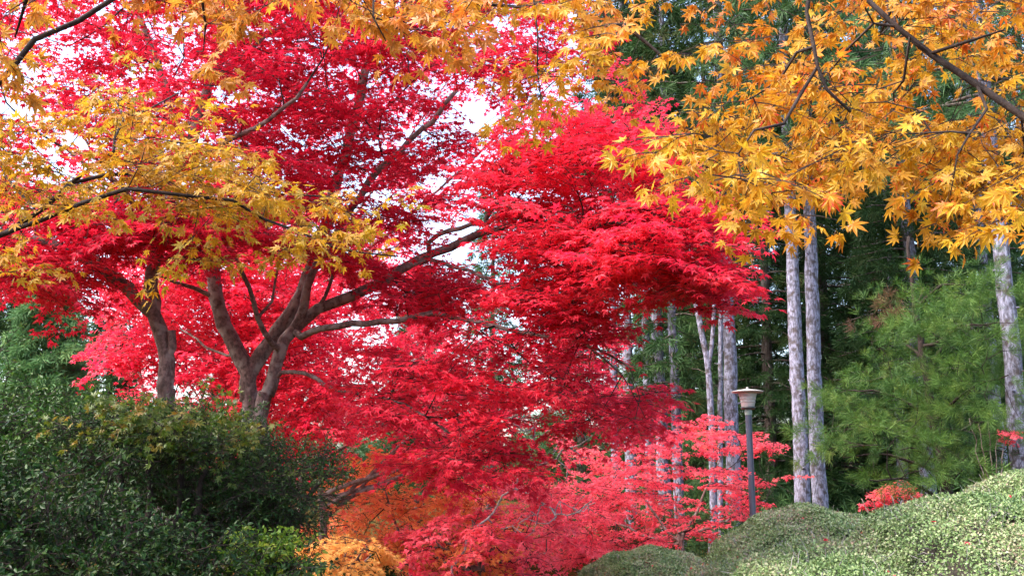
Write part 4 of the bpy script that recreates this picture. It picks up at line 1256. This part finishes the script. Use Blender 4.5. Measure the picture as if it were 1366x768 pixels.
def hedge(label, lumps, n, seed, leaf=.017, tint=0.0, group='clipped azalea hedges on the right'):
    """a clipped mound: the union of rounded lumps standing on the ground"""
    rng = np.random.default_rng(seed)
    c0 = np.array(lumps[0][0]); base = np.array([c0[0], c0[1], 0.0])
    root = thing('azalea_hedge', label, 'hedge', base, group)

    def bump(p):
        return (.045 * np.sin(p[:, 0] * 3.0 + seed) * np.sin(p[:, 1] * 2.6 + seed) + .030 * np.sin(p[:, 0] * 5.1 + seed) * np.sin(p[:, 1] * 4.3 + 1) + .018 * np.sin(p[:, 0] * 11 + p[:, 2] * 9) + .012 * np.sin(p[:, 1] * 17 + p[:, 2] * 13 + seed))

    def inside(p, skip):
        ins = np.zeros(len(p), bool)
        for k, (c, r, e) in enumerate(lumps):
            if k == skip: continue
            q = np.abs((p - np.array(c)) / np.array(r))
            ins |= (q ** e).sum(1) < .78
        return ins
    mb = MB(); core = MB()
    ar = np.array([r[0] * r[1] + r[2] * (r[0] + r[1]) for c, r, e in lumps]); ar /= ar.sum()
    twp = []
    for k, (c, r, e) in enumerate(lumps):
        c, r = np.array(c), np.array(r)
        m = int(n * ar[k] * 1.6)
        d = unit(rng.normal(size=(m, 3)) / r ** .3)
        d[:, 2] = np.abs(d[:, 2]) * np.where(rng.random(m) < .06, -.4, 1)
        s = (np.abs(d) ** e).sum(1) ** (-1 / e)
        p = c + d * s[:, None] * r
        nr = unit(np.sign(d) * np.abs(d * s[:, None]) ** (e - 1) / r)
        p = p + nr * bump(p)[:, None]
        ok = ~inside(p, k) & (p[:, 2] > 0.02)
        p, nr = p[ok], nr[ok]
        m = len(p)
        deep = rng.random(m) ** 1.3 * .075
        p = p - nr * deep[:, None]
        ax = unit(rng.normal(size=(m, 3)) + nr * .3)
        nn = nr + rng.normal(size=(m, 3)) * .42
        # patches of leaves that share a tint
        pat = .5 + .28 * np.sin(p[:, 0] * 3.1 + seed) * np.sin(p[:, 1] * 2.7 + p[:, 2] * 4) + .26 * np.sin(p[:, 0] * 9.0 + p[:, 2] * 7 + seed) + .22 * np.clip(.6 - nr[:, 2], 0, 1) + rng.normal(size=m) * .14
        # the clipped top is leafy, the steep flanks show bare twigs
        thin = np.clip((nr[:, 2] - .05) / .35, .0, 1) * .5 + .5
        hol = np.sin(p[:, 0] * 6.3 + seed) * np.sin(p[:, 1] * 5.1 + 2) * np.sin(p[:, 2] * 7.7 + seed * .3)
        keep = (rng.random(m) < thin) & ~((hol > .42) & (rng.random(m) < .6))
        put_leaves(mb, rng, TROUND, p[keep], ax[keep], nn[keep], leaf * rng.uniform(.6, 1.4, keep.sum()), np.clip(pat[keep] + tint, 0, .95), 0, rnd=rng.random(keep.sum()) ** 1.25)
        top = np.where(keep & (nr[:, 2] > .35) & (deep < .012))[0]
        for i in rng.choice(top, min(len(top), 16), replace=False): LITTER.append((p[i] + nr[i] * .012, nr[i]))
        # bare twigs poking out
        tw = np.where(rng.random(m) < .016 * np.clip(1.6 - nr[:, 2], .3, 1.6))[0]
        for i in tw:
            a = unit(rng.normal(size=3) + nr[i] * .8)
            q = np.linspace(0, 1, 4)[:, None]
            pts = p[i] - nr[i] * .03 + a * q * rng.uniform(.05, .13) + rng.normal(size=(4, 3)) * .006
            v, f = tube_arrays(pts, np.linspace(.0028, .0014, 4), 3, cap=False); mb.add(v, f, 1, False)
        # inner mass of twigs
        nu, nv = 40, 18
        th = np.linspace(0, 2 * math.pi, nu, endpoint=False); phi = np.linspace(0, math.pi / 2, nv)
        TH, PH = np.meshgrid(th, phi)
        dd = np.stack([np.cos(TH) * np.cos(PH), np.sin(TH) * np.cos(PH), np.sin(PH)], -1).reshape(-1, 3)
        ss = (np.abs(dd) ** e).sum(1) ** (-1 / e)
        vv = c + dd * ss[:, None] * (r - .16)
        i = (np.arange(nv - 1) * nu)[:, None]; j = np.arange(nu)[None]; jn = (j + 1) % nu
        core.add(vv, np.stack([i + j, i + jn, i + nu + jn, i + nu + j], -1).reshape(-1, 4), 0, True)
    core.build('twig_core', [M['hedge_core']], root, base)
    mb.build('crown', [M['azalea'], M['pale_twig']], root, base)


hedge('large clipped azalea hedge nearest at the bottom right corner', [((4.15, 6.9, 0), (1.8, 1.6, 1.77), 2.3), ((3.05, 6.8, 0), (1.1, 1.5, 1.53), 2.2), ((2.2, 6.7, 0), (1.12, 1.45, 1.20), 2.3)], 420000, 501, .0155)
hedge('clipped azalea mound with a domed top below the trunk pair', [((3.2, 10.6, 0), (1.5, 1.3, 1.32), 2.1), ((2.5, 10.3, 0), (1.1, 1.1, .93), 2.1)], 190000, 502, .019, .13)
hedge('small low azalea mound, farthest left of the clipped hedges', [((1.95, 14.0, 0), (1.1, .9, .70), 2.3)], 70000, 503, .021, .13)


# ================================================================== LAMP
def lathe(mb, prof, n=32, mat=0, smooth=True):
    prof = np.array(prof, float)
    a = np.arange(n) * 2 * math.pi / n
    v = np.stack([prof[:, 0][:, None] * np.cos(a), prof[:, 0][:, None] * np.sin(a), prof[:, 1][:, None] * np.ones(n)], -1).reshape(-1, 3)
    m = len(prof)
    i = (np.arange(m - 1) * n)[:, None]; j = np.arange(n)[None]; k = (j + 1) % n
    mb.add(v, np.stack([i + j, i + k, i + n + k, i + n + j], -1).reshape(-1, 4), mat, smooth)


def lamp():
    M['pole'] = plain_mat('blue_grey_painted_steel', (0.040, 0.048, 0.075), .4, 0, .15, 12)
    M['collar'] = plain_mat('green_grey_metal', (0.20, 0.26, 0.22), .5, 0, .2, 30)
    M['shade'] = plain_mat('off_white_enamel', (0.36, 0.335, 0.30), .45, 0, .14, 14)
    M['diffuser'] = plain_mat('frosted_acrylic', (0.42, 0.39, 0.37), .35, 0, .05, 8)
    M['dark_ring'] = plain_mat('dark_metal', (0.05, 0.05, 0.05), .4, .3, .1, 20)
    Y = 16.0
    c = P(1000.5, 600, Y)
    gz = ground_z(c[0], Y)
    root = thing('street_lamp', 'lamp post with a flat pale saucer shade standing between the hedges and the wood', 'street lamp', (c[0], Y, gz))
    zt = P(1000, 516, Y)[2] - gz                         # top of the finial
    zc = P(1000, 545, Y)[2] - gz                         # head of the pole
    h = zt - zc
    mb = MB(); lathe(mb, [(.0, 0), (.13, 0), (.13, .02), (.060, .035), (.052, .06), (.050, zc - .06), (.050, zc - .02)]); mb.build('pole', [M['pole']], root)
    mb = MB(); lathe(mb, [(.054, zc - .10), (.058, zc - .09), (.058, zc - .02), (.052, zc - .01)]); mb.build('collar', [M['collar']], root)
    mb = MB(); lathe(mb, [(.062, zc - .012), (.105, zc - .006), (.115, zc + .01), (.115, zc + .03), (.10, zc + .034)]); mb.build('base_ring', [M['dark_ring']], root)
    mb = MB(); lathe(mb, [(.098, zc + .034), (.105, zc + .05), (.122, zc + h * .45), (.150, zc + h * .74), (.155, zc + h * .76)]); d = mb.build('lamp_housing', [M['diffuser']], root)
    for k in range(3):
        zz = zc + h * (.28 + .14 * k); rr = .112 + .009 * k
        mb = MB(); lathe(mb, [(rr, zz), (rr + .008, zz + .004), (rr + .008, zz + .014), (rr + .003, zz + .018)]); mb.build('ring', [M['shade']], d)
    mb = MB(); lathe(mb, [(.10, zc + h * .70), (.245, zc + h * .755), (.252, zc + h * .775), (.248, zc + h * .80), (.16, zc + h * .86), (.06, zc + h * .90), (.0, zc + h * .905)], 40); s = mb.build('lamp_shade', [M['shade']], root)
    mb = MB(); lathe(mb, [(.022, zc + h * .90), (.022, zc + h * .95), (.014, zc + h * .99), (0, zc + h)]); mb.build('finial', [M['shade']], s)


lamp()


# ================================================================== UNDERGROWTH of the wood: a mass nobody could count
def undergrowth():
    rng = np.random.default_rng(601)
    mb = MB()
    n = 9000
    x = rng.uniform(2.0, 22, n); y = rng.uniform(19, 44, n)
    k = 1.0 + .8 * np.sin(x * .9) * np.sin(y * .7 + 1)
    z = np.array([ground_z(a, b) for a, b in zip(x, y)]) + rng.random(n) ** 1.3 * np.clip(k, .25, 2)
    pos = np.stack([x, y, z], 1)
    ax = rng.normal(size=(n, 3)) * .7 + np.array([0, -.2, .3])
    wh = rng.integers(0, 3, n)
    for t in range(3):
        ix = wh == t
        put_leaves(mb, rng, TUFTS_FAR[t], pos[ix], ax[ix], np.array([0, 0, 1.0]) + rng.normal(size=(ix.sum(), 3)) * .4, .34 * rng.uniform(.6, 1.3, ix.sum()), None, 0)
    o = mb.build('undergrowth', [M['needle_dark']])
    tag(o, 'dark leafy undergrowth on the floor of the wood', 'undergrowth', kind='stuff')


undergrowth()


def far_wood():
    """low wood far behind everything, reads as one mass"""
    rng = np.random.default_rng(602)
    mb = MB()
    n = 16000
    x = rng.uniform(-75, 75, n); y = rng.uniform(84, 104, n)
    crown = 4.5 + 1.6 * np.sin(x * .45) + 1.4 * np.sin(x * 1.3 + y * .5) + 1.0 * np.sin(x * 2.9)
    z = crown * rng.random(n) ** .6
    wh = rng.integers(0, 3, n)
    pos = np.stack([x, y, z], 1)
    ax = rng.normal(size=(n, 3)) * .7 + np.array([0, -.2, .2])
    for t in range(3):
        ix = wh == t
        put_leaves(mb, rng, TUFTS_FAR[t], pos[ix], ax[ix], np.array([0, 0, 1.0]) + rng.normal(size=(ix.sum(), 3)) * .4, 1.0 * rng.uniform(.6, 1.3, ix.sum()), None, 0)
    tag(mb.build('far_wood', [M['needle_dark']]), 'low dark wood far behind the maples', 'wood', kind='stuff')


far_wood()


def fallen_leaves():
    """maple leaves that came down on the hedges and on the ground around them"""
    rng = np.random.default_rng(603)
    pos = np.array([a for a, b in LITTER]); nr = np.array([b for a, b in LITTER])
    n = 2500
    x = rng.uniform(-4, 5, n); y = rng.uniform(2, 20, n)
    g = np.stack([x, y, np.array([ground_z(a, b) for a, b in zip(x, y)]) + .012], 1)
    pos = np.concatenate([pos, g]); nr = np.concatenate([nr, np.tile([0, 0, 1.0], (n, 1))])
    nr = nr + rng.normal(size=nr.shape) * .25
    mb = MB()
    put_leaves(mb, rng, T5, pos, rng.normal(size=pos.shape), nr, rng.uniform(.022, .036, len(pos)), None, 0)
    tag(mb.build('fallen_leaves', [M['scarlet']]), 'red maple leaves fallen on the hedges and the ground', 'fallen leaves', kind='stuff')


fallen_leaves()
